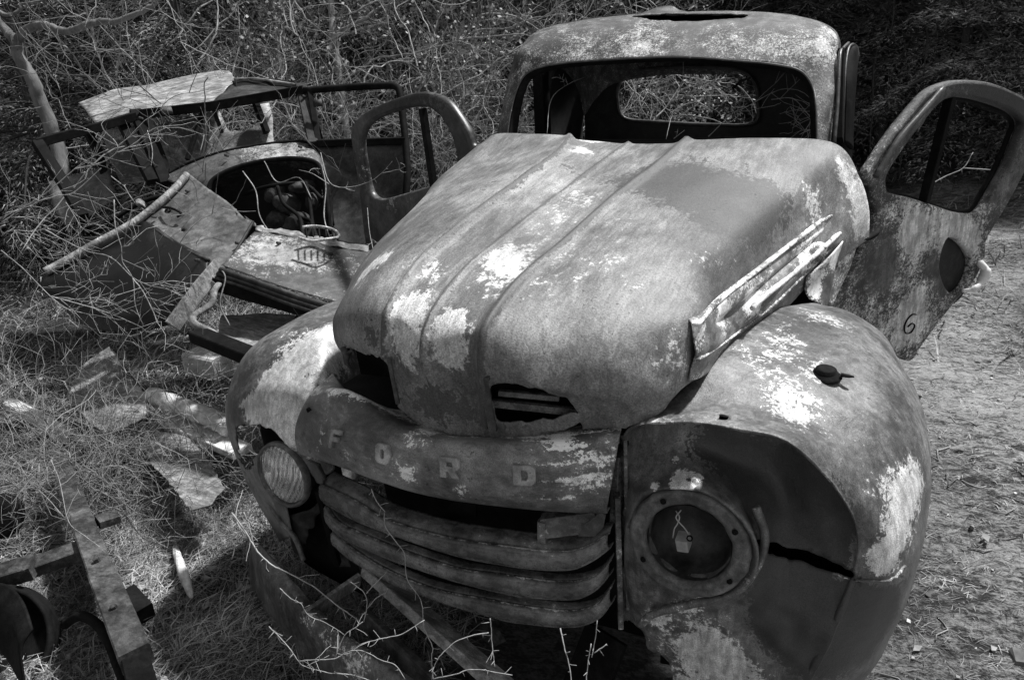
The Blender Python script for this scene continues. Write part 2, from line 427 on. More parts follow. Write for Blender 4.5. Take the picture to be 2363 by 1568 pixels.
def ridge(s, t, G):
    b = .5 * (np.tanh((s - 2.95) / .05) - np.tanh((s - 4.93) / .07)) * -.011          # raised centre band
    b += .009 * np.exp(-((s - 4.0) / .05) ** 2) + .010 * np.exp(-((s - 2.86) / .06) ** 2) + .014 * np.exp(-((s - 5.06) / .07) ** 2)
    return -b * np.clip((t - .1) / .6, .25, 1)
# the column numbering above: 0 hem, 1 flank, 2, 3 left ridge, 4 centre, 5 right ridge ...
hood = net('hood', rows, MT['hood'], truck, 22, 24, .004,
    cut=[[(700,1000), (760,812), (800,806), (812,822), (858,816), (893,828), (905,860), (912,905), (924,945), (945,1010), (940,1100), (700,1100)],
         [(1130,886), (1190,889), (1266,903), (1312,920), (1338,950), (1300,963), (1255,970), (1200,974), (1141,972)],
         [(1180,1030), (1335,975), (1345,990), (1335,1040)]],
    rag=9, disp=ridge, dent=.0022, dents=5.,
    wear_shade_fn=lambda s, t: -(1.6 * np.exp(-((s - 5.06) / .06) ** 2) + 1.3 * np.exp(-((s - 4.0) / .035) ** 2) + 1.2 * np.exp(-((s - 2.88) / .035) ** 2)) * np.clip(t / 2, .3, 1) + .42 * (np.exp(-((s - 4.5) / .28) ** 2) + np.exp(-((s - 3.4) / .3) ** 2)) * np.exp(-((t - 3.2) / 1.2) ** 2) + .18 * np.exp(-((s - 4.5) / .35) ** 2) * (t > 4) - .15 * (t < 1),
    blobs=[(940,725,.05,1.2), (935,790,.045,1.3), (1040,810,.045,1.2), (1040,750,.04,.9), (880,770,.05,-.4), (1130,900,.04,-.4), (1000,920,.05,-.7), (960,860,.04,.4), (985,620,.04,.6), (1190,640,.08,.7), (1170,590,.06,.5), (1130,600,.05,.4), (1370,325,.06,1.4, (1, 2, 1)), (1340,350,.04,1.2),  # pale spots, like the bands above, paint soft reflections over worn paint
           (1290,445,.10,.35), (1640,600,.06,.7), (1690,590,.05,.6), (1620,840,.05,.7), (1560,800,.06,.5), (1870,470,.07,.8), (1950,400,.05,.9), (1985,450,.05,1.), (1990,520,.05,1.), (880,600,.04,1.), (850,620,.04,1.), (1500,520,.1,.25), (1350,620,.12,.3),
           (1600,430,.16,-1.3), (1700,490,.13,-1.2), (1500,400,.10,-.9), (1780,450,.10,-.7), (1330,400,.08,-.45), (1180,420,.10,-.5), (1560,380,.12,-.45), (1400,420,.06,-.5), (1640,520,.08,-.4), (840,760,.08,-.35), (960,930,.05,-.3), (1060,940,.06,-.5), (1100,900,.05,-.3)])  # darker patches, strongest at the rear right
# vent slats, the bracket beside them and the dark box they open into
for a, b_, w in (((1138,929), (1332,950), .016), ((1150,905), (1290,918), .012)):
    m = MB(); m.beam(U(*a, y=.045), U(*b_, y=.10), .012, w); m.build('vent_slat', MT['grille'], hood, False)
m = MB(); m.beam(U(1117,872, y=-.008), U(1137,990, y=.03), .016, .012); m.beam(U(1110,872, y=-.01), U(1130,872, y=-.006), .012, .008); m.beam(U(1124,990, y=.03), U(1146,989, y=.035), .012, .008)
m.build('vent_bracket', MT['frame'], hood, False)
m = MB(); m.beam(U(897,826, y=-.002), U(918,930, y=.012), .008, .008); m.build('vent_bracket', MT['frame'], hood, False)
# twisted remnant of metal at the left front corner
m = MB(); m.tube([U(795,800,y=.10), U(800,818,y=.09), U(800,838,y=.09), U(810,850,y=.10)], [.011, .009, .006, .003], 6, flat=.4); m.tube([U(800,815,y=.09), U(815,808,y=.08), U(818,820,y=.08)], .004, 5); m.build('torn_corner', MT['frame'], hood)

# hood side: pressed strip with groove under the shoulder
rows = [[(1592,737,.245), (1655,680,.42), (1755,605,.7), (1850,533,.98), (1932,474,1.2)],
        [(1600,748,.235), (1668,700,.41), (1765,625,.69), (1855,552,.97), (1936,490,1.2)],
        [(1604,785,.225), (1700,722,.50), (1775,655,.69), (1862,577,.97), (1935,512,1.19)],
        [(1600,835,.215), (1690,772,.48), (1775,705,.69), (1868,615,.97), (1938,545,1.18)],
        [(1592,880,.205), (1681,818,.48), (1760,764,.66), (1853,664,.95), (1942,576,1.15)]]
rows = [[P3(e) + np.array([.005, -.003, 0]) for e in r] for r in rows]
for k, r in enumerate(rows): r[0] = r[0] + np.array([-.008, .004, 0]); r.insert(1, .75 * r[0] + .25 * r[1] + np.array([.009, 0, 0]))
def groove(s, t, G): return -.010 * np.exp(-((t - 1.75) / .22) ** 2) * np.clip((s - 1.2) / .3, 0, 1) + .006 * np.exp(-((t - 2.6) / .4) ** 2)
net('hood_side_panel', rows, MT['trim'], truck, 14, 40, .003, disp=groove, dent=.0015, dents=9,
    blobs=[(1612,770,.03,.5), (1640,790,.04,-.4), (1660,700,.05,.7), (1740,690,.03,1.2), (1720,700,.03,1.), (1900,540,.06,1.), (1860,600,.05,.5), (1650,800,.05,-.5), (1700,740,.04,-.6), (1800,610,.06,-.3)])
m = MB(); P = cr([U(1722,706,y=.52), U(1737,690,y=.58), U(1810,632,y=.82), U(1880,575,y=1.0), U(1934,525,y=1.18)], 12) + np.array([.016, -.01, 0]); m.tube(P, .007, 6); m.build('side_moulding', MT['trim'], truck, wear=.5)
P = cr([U(1596,745,y=.24), U(1655,684,y=.42), U(1755,608,y=.7), U(1850,536,y=.98), U(1930,478,y=1.2)], 14) + np.array([.010, -.008, 0]); m = MB(); m.tube(P, .0085, 6, flat=.5); m.build('upper_moulding', MT['trim'], truck, wear=.35)
P = cr([U(1600,826,y=.215), U(1690,765,y=.48), U(1775,700,y=.69), U(1866,612,y=.97), U(1936,545,y=1.18)], 14) + np.array([.010, -.006, 0]); m = MB(); m.tube(P, .006, 6, flat=.5); m.build('lower_moulding', MT['trim'], truck, wear=.2)
# cowl side behind the hood: pale sheet with a dark fold
rows = [[(1860,640,.92), (1895,610,.98), (1925,580,1.04), (1945,556,1.12)], [(1858,670,.92), (1888,662,.98), (1918,640,1.03), (1930,610,1.1)], [(1868,690,.93), (1890,702,.96), (1905,712,.98), (1915,690,1.05)]]
net('cowl_side', rows, MT['trim'], truck, 8, 8, .003, blobs=[(1880,660,.04,1.2), (1920,570,.05,1.2), (1912,660,.03,-1.)])
rows = [[(1946,560,1.16), (1962,556,1.2), (1978,560,1.24)], [(1930,620,1.12), (1945,625,1.16), (1958,622,1.2)], [(1908,700,1.02), (1915,708,1.05), (1922,700,1.08)]]
net('cowl_edge', rows, MT['trim'], truck, 8, 8, .004, blobs=[(1950,570,.05,.5)])
m = MB(); m.tube(cr([U(1985,552,y=1.23), U(2003,548,y=1.26), U(2020,538,y=1.28), U(2026,528,y=1.3)], 4), [.01, .012, .013, .013, .013, .014, .014, .013, .012, .011, .01, .009, .006], 8, flat=.6); m.build('hinge_bracket', MT['black'], truck)

# nose panel carrying the letters
def fy(x): return -.028 + .50 * (x + .03) ** 2 + (.06 * ((abs(x + .03) - .38) / .05) ** 2 if abs(x + .03) > .38 else 0)
def NP(u, v, dy=0): return UF(u, v, lambda x: min(fy(x), .2) + dy)
rowA = [(768,862,.22), (-.33,.15,1.02), (-.22,.115,1.035), (-.10,.10,1.045), (.02,.10,1.05), (.16,.105,1.055), (.29,.13,1.065), (1436,965,.17)]
rowA2 = [(722,905,.15), (795,900,.10), (870,935,.065), (950,975,.05), (1040,1000,.05), (1170,1008,.055), (1300,1004,.08), (1433,990,.125)]
rowB = [(692,958,.10), (770,960,.05)] + [NP(870,985,.022), NP(960,1012,.018), NP(1060,1028,.018), NP(1180,1032,.018), NP(1300,1030,.022), (1428,1015,.098)]
rowC = [(682,1003,.085)] + [NP(765,1022,.002), NP(865,1052,-.006), NP(960,1078,-.008), NP(1060,1092,-.008), NP(1180,1102,-.006), NP(1290,1104,.0), (1415,1090,.08)]
rowD = [(690,1044,.07)] + [NP(755,1063,.004), NP(865,1103,.0), NP(955,1131,0), NP(1055,1151,0), NP(1175,1166,0), NP(1290,1175,.004), (1400,1178,.062)]
rowE = [P3(e) + np.array([0, .02, -.006]) for e in rowD]
nose = net('nose_panel', [rowA, rowA2, rowB, rowC, rowD, rowE], MT['panel'], truck, 14, 22, .004, dent=.0014, dents=7, wear_shade_fn=lambda s, t: .55 * np.exp(-((s - 5.9) / .8) ** 2) * np.maximum(0, np.sin(t * 13 + .6 * np.sin(s * 3))) ** 3 + .45 * np.exp(-((t - .9) / .35) ** 2) - .12 * (t > 3.6),  # stripes at the right end, paler along the crest, darker at the hem
    blobs=[(800,900,.04,.8, (.4, 2, 2)), (880,930,.04,.8, (.5, 1.5, 1.5)), (1300,1010,.03,.7), (1350,1040,.05,.5, (.4, 3, 3)), (1330,1110,.05,.55, (.3, 3, 3)), (1390,1080,.04,.45), (940,1090,.02,.7), (1060,1135,.025,.7), (960,1000,.04,.4), (740,1010,.04,.5, (2, 1, .5)), (800,1060,.03,.3), (1100,1060,.1,-.25), (900,1010,.04,-.2)])
def letter(ch, u, v, h, w, spl, holes):
    p, n = snap(nose, u, v); q, _ = snap(nose, u + 25, v + (4 if u > 900 else 9)); ex = q - p; ex -= n * np.dot(ex, n); ex /= np.linalg.norm(ex); ey = np.cross(n, ex); ey /= np.linalg.norm(ey)
    sc = lambda pl: [((a - .5) * w, (b_ - .5) * h) for a, b_ in pl]
    o = curve_plate('letter', [sc(spl)] + [sc(x) for x in holes], p + n * .005, ex, ey, .012, .0022, MT['letter'], nose)
    return o
MT['letter'] = metal('letter_paint', .22, .42, .8, .66, 3., .4, .3)
def rr(x0, y0, x1, y1, c=.18):
    return [(x0 + c, y0), (x1 - c, y0), (x1, y0 + c), (x1, y1 - c), (x1 - c, y1), (x0 + c, y1), (x0, y1 - c), (x0, y0 + c)]
letter('F', 778, 1011, .046, .040, [(0, 0), (.32, 0), (.32, .36), (.8, .36), (.8, .62), (.32, .62), (.32, .76), (1, .76), (1, 1), (.1, 1), (0, .9)], [])
letter('O', 889, 1044, .046, .041, rr(0, 0, 1, 1), [rr(.36, .26, .64, .74, .08)])
letter('R', 1042, 1076, .045, .045, [(0, 0), (.32, 0), (.32, .30), (.42, .30), (.66, 0), (1, 0), (.78, .33), (1, .5), (1, .86), (.86, 1), (0, 1)], [[(.34, .55), (.62, .55), (.67, .62), (.67, .70), (.62, .77), (.34, .77)]])
letter('D', 1209, 1092, .044, .047, [(0, 0), (.8, 0), (1, .18), (1, .82), (.8, 1), (0, 1)], [[(.38, .26), (.58, .26), (.66, .36), (.66, .64), (.58, .74), (.38, .74)]])

for u_, v_ in ((700,1000), (715,1040), (1405,1040), (1398,1150), (1150,1150), (900,1105)):
    m = MB(); a_, n_ = snap(nose, u_, v_); m.lathe(a_, n_, [(.005, 0), (.005, .003), (.0005, .004)], 8); m.build('rivet', MT['grille'], nose, False)
# grille bars
def gy(x, dy=0):
    a = abs(x + .02); y = -.02 + .38 * a * a
    if a > .36: y += .09 * ((a - .36) / .06) ** 2
    return min(y, .2) + dy
def GB(pts, dy=0): return [UF(u, v, lambda x: gy(x, dy)) for u, v in pts]
def even(P, n):
    P = cr(P, 10); L = np.r_[0, np.cumsum(np.linalg.norm(np.diff(P, axis=0), axis=1))]; t = np.linspace(0, L[-1], n)
    return np.stack([np.interp(t, L, P[:, k]) for k in range(3)], 1)
bars = [([(737,1124), (810,1160), (882,1203), (982,1237), (1080,1257), (1181,1271), (1246,1279), (1316,1279), (1372,1259), (1402,1238)],
         [(748,1160), (800,1190), (862,1218), (940,1246), (1052,1282), (1134,1299), (1232,1312), (1302,1314), (1350,1304), (1406,1265)], .06, .012),
        [[(748,1172), (778,1212), (817,1232), (926,1277), (1052,1319), (1134,1331), (1260,1349), (1330,1349), (1386,1327), (1405,1302)],
         [(760,1215), (786,1237), (884,1285), (1024,1333), (1100,1354), (1181,1372), (1232,1378), (1316,1382), (1366,1368), (1407,1324)], .035, .006],
        [[(764,1233), (800,1265), (884,1319), (996,1366), (1108,1389), (1181,1403), (1240,1412), (1316,1418), (1375,1402), (1407,1363)],
         [(775,1262), (811,1293), (884,1335), (940,1361), (1052,1400), (1164,1431), (1218,1439), (1316,1446), (1375,1431), (1411,1390)], .035, .006]]
for k, (tp, bt, dep, up) in enumerate(bars):
    T = even(GB(tp), 20); B = even(GB(bt, .004), 20); bow = np.array([0, -.006, 0])
    rows = [T + np.array([0, dep, up]), T + np.array([0, dep * .5, up * .7]), T + np.array([0, .016, .0015]), T + np.array([0, .008, .0045]), T + np.array([0, .001, .002]), T + np.array([0, -.001, -.004]), T * .66 + B * .34 + bow, T * .34 + B * .66 + bow, B + np.array([0, -.001, .004]), B, B + np.array([0, .010, -.004]), B + np.array([0, .03, -.003])]
    g = net('grille_bar', [list(r) for r in rows], MT['grille'], truck, 5, 8, .003, dent=.0012, dents=6, blobs=[(1240, 1285 + k * 65, .05, .25, (.4, 1, 1))],
            wear_shade_fn=lambda s, t: .7 * np.exp(-((t - 3.0) / .45) ** 2) + .15 * (t < 2.6) - .25 * (t > 4.6))  # worn crease with its highlight painted in, lit top and shaded front
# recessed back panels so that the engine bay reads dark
m = MB(); m.beam((-.46, .36, .70), (.46, .36, .74), .02, .85); m.build('bay_shade_panel', MT['black'], truck, False)
m = MB(); m.beam((-.44, .2, 1.0), (.40, .2, 1.04), .22, .01); m.build('bay_shade_top', MT['black'], truck, False)
# broken marker housing at the right end of the grille mouth
m = MB()
m.beam(U(1256,1212,y=.04), U(1378,1196,y=.07), .03, .05); m.beam(U(1262,1188,y=.06), U(1390,1176,y=.09), .02, .012)
m.beam(U(1252,1200,y=.03), U(1252,1245,y=.03), .018, .018); m.build('marker_housing', MT['grille'], truck, False, wear=.25)
plate('marker_lens', [(1333,1236), (1348,1208), (1385,1182), (1398,1186), (1392,1216), (1372,1236)], [], U(1365,1210,y=.03), (.1,-1,.2), MT['frame'], truck, .006, .001, 1)
plate('marker_housing', [(712,1060), (735,1070), (748,1098), (752,1118), (735,1112), (722,1085)], [], U(735,1090,y=.07), (-.4,-1,.1), MT['frame'], truck, .012, .002, 1)
plate('grille_bracket', [(1036,1165), (1058,1150), (1100,1158), (1100,1190), (1072,1192), (1020,1205)], [], U(1060,1175,y=.08), (0,-1,.1), MT['black'], truck, .008, .001, 1)
# vertical post between the grille and the right fender
m = MB(); m.beam(U(1428,1000,y=.14), U(1420,1200,y=.12), .018, .02); m.beam(U(1424,1140,y=.11), U(1432,1440,y=.12), .012, .03); m.beam(U(1440,1010,y=.12), U(1446,1400,y=.13), .008, .02); m.build('grille_post', MT['grille'], truck, False, wear=.35)
m = MB(); m.beam(U(735,1130,y=.10), U(780,1300,y=.12), .015, .02); m.build('grille_post', MT['black'], truck, False)

# ---------------- fenders
def fender_rows(mx=None):
    return [
     [(.395,.13,.88), (1445,1002,.15), (1560,974,.17), (1700,988,.2), (1850,1040,.2), (.83,.168,.90), (.815,.152,.68), (.74,.15,.45)],
     [(.42,.17,.89), (.44,.20,1.085), (.53,.22,1.115), (.675,.25,1.105), (.825,.25,1.04), (.895,.205,.895), (.89,.20,.67), (.81,.20,.42)],
     [(.44,.3,.9), (.49,.32,1.13), (.60,.33,1.14), (.74,.34,1.115), (.88,.35,1.035), (.95,.32,.87), (.945,.32,.62), (.865,.31,.37)],
     [(.50,.5,.9), (.53,.52,1.135), (.64,.52,1.145), (.79,.52,1.115), (.915,.52,1.02), (.978,.52,.86), (.962,.5,.6), (.9,.48,.33)],
     [(.54,.72,.9), (.58,.74,1.12), (.67,.74,1.135), (.79,.74,1.105), (.90,.74,1.01), (.955,.74,.87), (.95,.74,.6), (.9,.74,.33)],
     [(.6,.9,.9), (.64,.92,1.08), (.71,.93,1.09), (.79,.94,1.06), (.865,.95,.99), (.90,.96,.86), (.92,.96,.6), (.9,.96,.33)]]
F0 = np.array([.543, .095, .865])
AN = (180,135,90,60,30,0,-35,-70,-105,-140,-180)
def ring(r, y): return [(F0[0] + r * math.cos(R(a)), y, F0[2] + r * math.sin(R(a))) for a in AN]
fb = fender_rows(); ext = [[(.64,.15,.40), (1490,1560,.15), (1436,1440,.13)], [(.66,.2,.38), (.52,.18,.42), (.42,.18,.6)], [(.7,.3,.34), (.55,.28,.38), (.44,.26,.6)], [(.75,.45,.32), (.6,.4,.36), (.5,.4,.6)]]
fb[0] = [(.395,.13,.88), (1445,1002,.135), (1560,974,.125), (1700,988,.125), (1850,1040,.14), (.845,.17,.91), (.815,.152,.68), (.74,.15,.45)]
rows = [ring(.118, .105), ring(.134, .09),
 [(.40,.11,.87), (1462,1110,.125), (1575,1066,.15), (1664,1092,.165), (1715,1150,.155), (1750,1240,.14), (1732,1340,.12), (1640,1400,.105), (1540,1420,.105), (1470,1400,.105), (1440,1300,.105)],
 [(.392,.12,.88), (1456,1050,.155), (1565,1015,.18), (1700,1045,.215), (1800,1115,.235), (1822,1225,.20), (1790,1370,.145), (1660,1450,.12), (1545,1480,.12), (1478,1425,.12), (1432,1320,.12)]]
lip = [P3(e) for e in fb[0] + ext[0]]
und = [lip[k] + np.array(o_) for k, o_ in enumerate(((0,0,0), (.002,.025,-.008), (0,.055,-.012), (-.004,.075,-.014), (-.014,.07,-.012), (-.010,.02,-.004), (0,0,0), (0,0,0), (0,0,0), (0,0,0), (0,0,0)))]
edge = [lip[k] + np.array(o_) for k, o_ in enumerate(((0,.003,0), (0,.005,.002), (0,.006,.003), (0,.006,.003), (.002,.007,.003), (.003,.006,0), (.005,.006,0), (.005,.006,0), (0,.006,0), (0,.006,0), (0,.006,0)))]
rows = rows + [und, lip, edge] + [fb[k] + ext[k] for k in range(1, 4)] + [fb[4] + [(.8,.7,.32), (.7,.7,.36), (.6,.7,.6)], fb[5] + [(.8,.9,.32), (.7,.9,.36), (.62,.9,.6)]]
def crumple(s, t, G):
    w = np.exp(-((t - 3.6) / 1.1) ** 2) * (s > .6) * (s < 7.5) + .8 * (t > 2.4) * (t < 5.5) * (s >= 6) + .5 * np.exp(-((t - 5.2) / .6) ** 2)
    return np.array([[.006 * w[i, j] * (nz(G[i, j], 13, 2.) + .6 * nz(G[i, j], 27, 5.)) if w[i, j] > .03 else 0 for j in range(G.shape[1])] for i in range(G.shape[0])])
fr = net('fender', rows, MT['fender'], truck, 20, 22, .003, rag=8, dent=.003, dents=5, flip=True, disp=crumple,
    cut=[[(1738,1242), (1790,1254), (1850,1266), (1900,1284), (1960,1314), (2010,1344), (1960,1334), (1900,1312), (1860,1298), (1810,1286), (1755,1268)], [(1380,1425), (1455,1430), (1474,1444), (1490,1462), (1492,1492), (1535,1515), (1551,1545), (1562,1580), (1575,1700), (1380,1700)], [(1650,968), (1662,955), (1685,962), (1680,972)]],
    blobs=[(1830,960,.07,.8), (1800,900,.06,.4), (1900,860,.05,.8), (1820,780,.08,.6, (1.5, .6, 1)), (1740,830,.06,.5), (1900,740,.06,.5), (2080,1150,.07,.85), (2060,1250,.06,1.), (2000,1290,.05,.5), (2110,1100,.06,.7), (1990,1130,.05,.4), (2040,1320,.04,1.), (1540,950,.04,.6), (1500,975,.03,.7), (1940,1330,.02,1.3),  # flaked paint; sunlight on the outer side is painted in too
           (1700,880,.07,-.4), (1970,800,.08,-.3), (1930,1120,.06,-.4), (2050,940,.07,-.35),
           (1575,1098,.020,1.3), (1512,1120,.012,1.3), (1612,1100,.012,1.3), (1555,1060,.010,1.2), (1560,1120,.014,1.2), (1590,1125,.012,1.1), (1520,1425,.03,.9), (1590,1400,.03,.9), (1640,1380,.025,.9), (1600,1500,.06,.75), (1700,1540,.08,1.), (1600,1560,.08,1.1), (1760,1500,.05,.8), (1730,1340,.03,.75), (1700,1400,.03,.6), (1640,1460,.05,.6),
           (1720,1060,.07,-1.5), (1800,1120,.08,-1.6), (1850,1200,.08,-1.6), (1640,1010,.05,-1.), (1880,1120,.05,-1.), (1930,1200,.05,-.7), (1850,1400,.10,-1.7), (1900,1470,.12,-1.7), (1980,1450,.10,-1.3), (1800,1320,.05,-1.), (1500,1060,.04,-.3), (1960,1430,.09,-1.2), (1900,1200,.06,-.9), (1800,1050,.03,-.9)])  # shade painted into the hollow and terminator; dark rust lower right
m = MB(); m.tube(cr([U(1478,1440,y=.09), U(1510,1415,y=.085), U(1600,1392,y=.085), U(1690,1370,y=.09), U(1745,1310,y=.11), U(1765,1240,y=.125), U(1745,1170,y=.125)], 8), .009, 8); m.build('pressed_rib', MT['fender'], truck, wear=.1)
rows = [[(.45,.24,1.05), (.6,.27,1.07), (.78,.30,1.0), (.88,.30,.85)], [(.45,.22,.8), (.6,.24,.8), (.75,.26,.8), (.87,.30,.75)], [(.45,.2,.4), (.6,.22,.4), (.72,.24,.4), (.84,.3,.4)]]
net('shade_liner', rows, MT['black'], truck, 4, 4, .003)  # black liner added so the hollow and the tear read dark
rows = [[mx for mx in ((-.48,.22,.97), (-.62,.24,.97), (-.76,.27,.92), (-.86,.3,.8))], [(-.48,.21,.75), (-.62,.22,.75), (-.78,.25,.75), (-.88,.3,.7)], [(-.48,.2,.3), (-.62,.22,.3), (-.76,.25,.3), (-.84,.3,.3)]]
net('shade_liner', rows, MT['black'], truck, 4, 4, .003)  # same added liner, darkens the gaps of the left fender
# lower skirt piece under the tear
rows = [[(1750,1262,.19), (1860,1300,.235), (1960,1345,.27), (2050,1350,.32), (2112,1290,.42)], [(1745,1350,.17), (1860,1390,.23), (1970,1420,.29), (2050,1420,.35), (2085,1365,.42)], [(1740,1480,.17), (1860,1500,.24), (1950,1500,.32), (2010,1480,.4), (2035,1455,.44)], [(1760,1600,.19), (1850,1590,.26), (1920,1570,.36), (1960,1545,.42), (1985,1515,.47)]]
net('fender_skirt', rows, MT['black'], truck, 12, 14, .003, rag=6, dent=.004, dents=6, flip=True, cut=[[(1740,1240), (1830,1275), (1870,1300), (1800,1290)]], blobs=[(1980,1352,.03,1.5)], wear0=.1)

def mir(p): x, y, z = P3(p); return (-x - .04, y * .95, z - .055)
FLc = np.array([-.590, .10, .766])
def ringL(r, y, angs): return [(FLc[0] + r * math.cos(R(a)), y, FLc[2] + r * math.sin(R(a))) for a in angs]
an = (5, 50, 90, 125, 155, 185, 220, 255)
rows = [ringL(.094, .115, an), ringL(.115, .112, an),
 [(-.428,.125,.80), (-.47,.14,.925), (-.585,.145,.945), (-.695,.148,.915), (-.785,.15,.85), (-.81,.15,.75), (-.76,.15,.62), (-.66,.14,.52)],
 [(-.425,.14,.83), (-.455,.175,.985), (-.58,.18,1.015), (-.735,.19,.985), (-.86,.19,.90), (-.905,.2,.79), (-.87,.2,.6), (-.74,.18,.45)]] + [[mir(e) for e in r] for r in fender_rows()[2:]]
fl = net('fender', rows, MT['fender'], truck, 18, 20, .003, rag=8, dent=.003, dents=5,
    cut=[[(545,985), (590,975), (640,1000), (668,1032), (640,1050), (600,1045), (570,1090), (548,1040)]],
    blobs=[(680,860,.12,.75), (720,800,.12,.6), (640,930,.09,.75), (700,880,.03,-.3), (620,880,.03,.5), (600,960,.06,.9), (760,780,.07,.7), (700,950,.06,1.), (670,1000,.05,1.), (570,940,.04,.8), (590,850,.05,-.6), (560,880,.05,-1.), (600,1200,.15,-.8), (560,1080,.1,-.6)])  # negative spots on the outer side paint its shade
rows = [[(-.47,.12,.72), (-.53,.12,.66), (-.60,.13,.62), (-.67,.14,.58)], [(-.46,.13,.60), (-.52,.13,.56), (-.60,.14,.53), (-.68,.15,.50)], [(-.46,.15,.45), (-.52,.15,.43), (-.60,.16,.41), (-.70,.17,.42)]]
net('fender_valance', rows, MT['wreck'], truck, 10, 10, .003, rag=10, dent=.006, dents=10, cut=[[(705,1240), (740,1180), (760,1240), (790,1330), (740,1400), (700,1320)]])
# ridge of the left lower valance
m = MB(); m.tube(cr([U(585,1090,y=.19), U(600,1120,y=.165), U(640,1190,y=.14), U(680,1240,y=.13), U(700,1290,y=.14)], 8), .008, 8); m.build('pressed_rib', MT['fender'], truck)
m = MB(); q = [];
for u_, v_ in ((1925,1316), (1950,1326), (1985,1336), (2020,1340), (2055,1330), (2085,1306)):
    a_, n_ = snap(fr, u_, v_); q.append(a_ + n_ * .004)
m.tube(cr(q, 6) + RNG.normal(0, .0012, (31, 3)), .0035, 6, flat=.6); m.build('fender_fold_highlight', MT['fender'], truck, wear=.35)  # pale tube, puts the edge highlight of the fold into colour
# long apron sweeping down from the left fender
rows = [[(575,1290,.22), (590,1250,.16), (640,1300,.12), (680,1340,.10)], [(585,1380,.16), (612,1330,.10), (680,1375,.06), (730,1400,.06)], [(630,1480,.08), (672,1420,.03), (750,1440,.0), (800,1462,.0)], [(720,1560,.0), (770,1500,-.04), (850,1520,-.06), (900,1530,-.05)], [(840,1660,-.08), (880,1600,-.1), (960,1600,-.1), (1020,1610,-.1)]]
net('front_apron', rows, MT['fender'], truck, 10, 10, .003, rag=7, dent=.004, dents=9, blobs=[(700,1420,.05,.4), (820,1540,.06,.6), (760,1470,.05,.5)])
# frame horns and cross braces under the grille
m = MB(); m.beam(U(850,1310,y=.12), U(1180,1600,y=-.02), .05, .035, (0.3,.2,1)); m.build('frame_rail', MT['sheet'], truck, False)
m = MB(); m.beam(U(700,1425,y=.02), U(830,1335,y=.2), .012, .06, (0.2,-.6,1)); m.build('cross_brace', MT['sheet'], truck, False)
m = MB(); m.beam(U(838,1420,y=.06), U(1010,1590,y=-.05), .02, .06, (0.6,.0,1)); m.build('bumper_bracket', MT['rail'], truck, False)
m = MB(); m.beam(U(1400,1460,y=.22), U(1330,1640,y=.1), .02, .12, (1,0,.3)); m.build('bumper_bracket', MT['black'], truck, False)

# ---------------- headlights
def headlight(c, ax, right):
    ax = np.array(ax, float); ax /= np.linalg.norm(ax)
    m = MB(); m.lathe(c, ax, [(.082,-.02), (.086,.002), (.09,.010), (.098,.013), (.104,.008), (.110,.012), (.118,.010), (.122,.0), (.119,-.012)] if right else [(.084,-.01), (.086,.004), (.090,.009), (.095,.007), (.098,-.002), (.097,-.012)], 48); m.V = [np.array([p + (np.array([nz(p, 40), nz(p, 40, 5.), nz(p, 40, 9.)]) * .0035 if right else 0) for p in v_]) for v_ in m.V]; rim = m.build('headlight', MT['rim'], truck, wear=.1)
    m = MB(); m.lathe(c, ax, [(.0008,-.085), (.03,-.083), (.06,-.068), (.078,-.045), (.084,-.015), (.084,0)], 40); m.build('bucket', MT['bucket'], rim)
    return rim
MT['rim'] = metal('headlight_rim_rust', .07, .17, .42, .62, 4., .42, .4)
MT['bucket'] = metal('headlight_bucket', .02, .05, .2, .72, 5., .35, .3)
cR = np.array([.543, .086, .868]); aR = np.array([.05, -1, .12])
rim = headlight(cR, aR, True)
for a in (150, 60, 215, 330):
    m = MB(); e = np.cross(aR, (0, 0, 1.)); e /= np.linalg.norm(e); f = np.cross(e, aR); f /= np.linalg.norm(f); p = cR + aR * .012 + .103 * (math.cos(R(a)) * e + math.sin(R(a)) * f)
    m.lathe(p, aR, [(.0005, .004), (.005, .003), (.0065, 0)], 10); m.build('screw', MT['black'], rim)
# hanging bulb socket on its wires
m = MB(); tw = [U(1560,1178,y=.10), U(1568,1192,y=.09), U(1563,1208,y=.088), U(1556,1220,y=.085), U(1553,1240,y=.085)]; m.tube(cr(tw, 5), .0014, 5)
tw = [U(1572,1176,y=.10), U(1560,1192,y=.09), U(1568,1205,y=.088), U(1580,1218,y=.085), U(1592,1236,y=.083)]; m.tube(cr(tw, 5), .0014, 5); m.build('wire', MT['wire'] if 'wire' in MT else simple('pale_wire', .3, .5, 60, .5), rim)
m = MB(); q = U(1576,1250,y=.085); m.beam(q + np.array([-.001,0,.014]), q + np.array([.002,.004,-.014]), .030, .024, (1,0,0)); m.build('bulb_socket', simple('socket_metal', .25, .42, 40, .4), rim, False)
m = MB(); q = U(1592,1240,y=.075); m.lathe(q, aR, [(.004,.002), (.0065,.004), (.0065,0)], 10); m.build('socket_eyelet', MT['black'], rim)
cL = np.array([-.590, .098, .768]); aL = np.array([-.06, -1, .12])
riml = headlight(cL, aL, False)
gl, nt, b = gm('headlight_glass', .12)
tc = nt.nodes.new('ShaderNodeTexCoord'); wv = nt.nodes.new('ShaderNodeTexWave'); wv.inputs['Scale'].default_value = 20; wv.bands_direction = 'X'; wv.inputs['Distortion'].default_value = .8; wv.inputs['Detail'].default_value = 2; nt.links.new(tc.outputs['Object'], wv.inputs[0])
bp = nt.nodes.new('ShaderNodeBump'); bp.inputs['Strength'].default_value = .9; bp.inputs['Distance'].default_value = .006; nt.links.new(wv.outputs[0], bp.inputs['Height'])
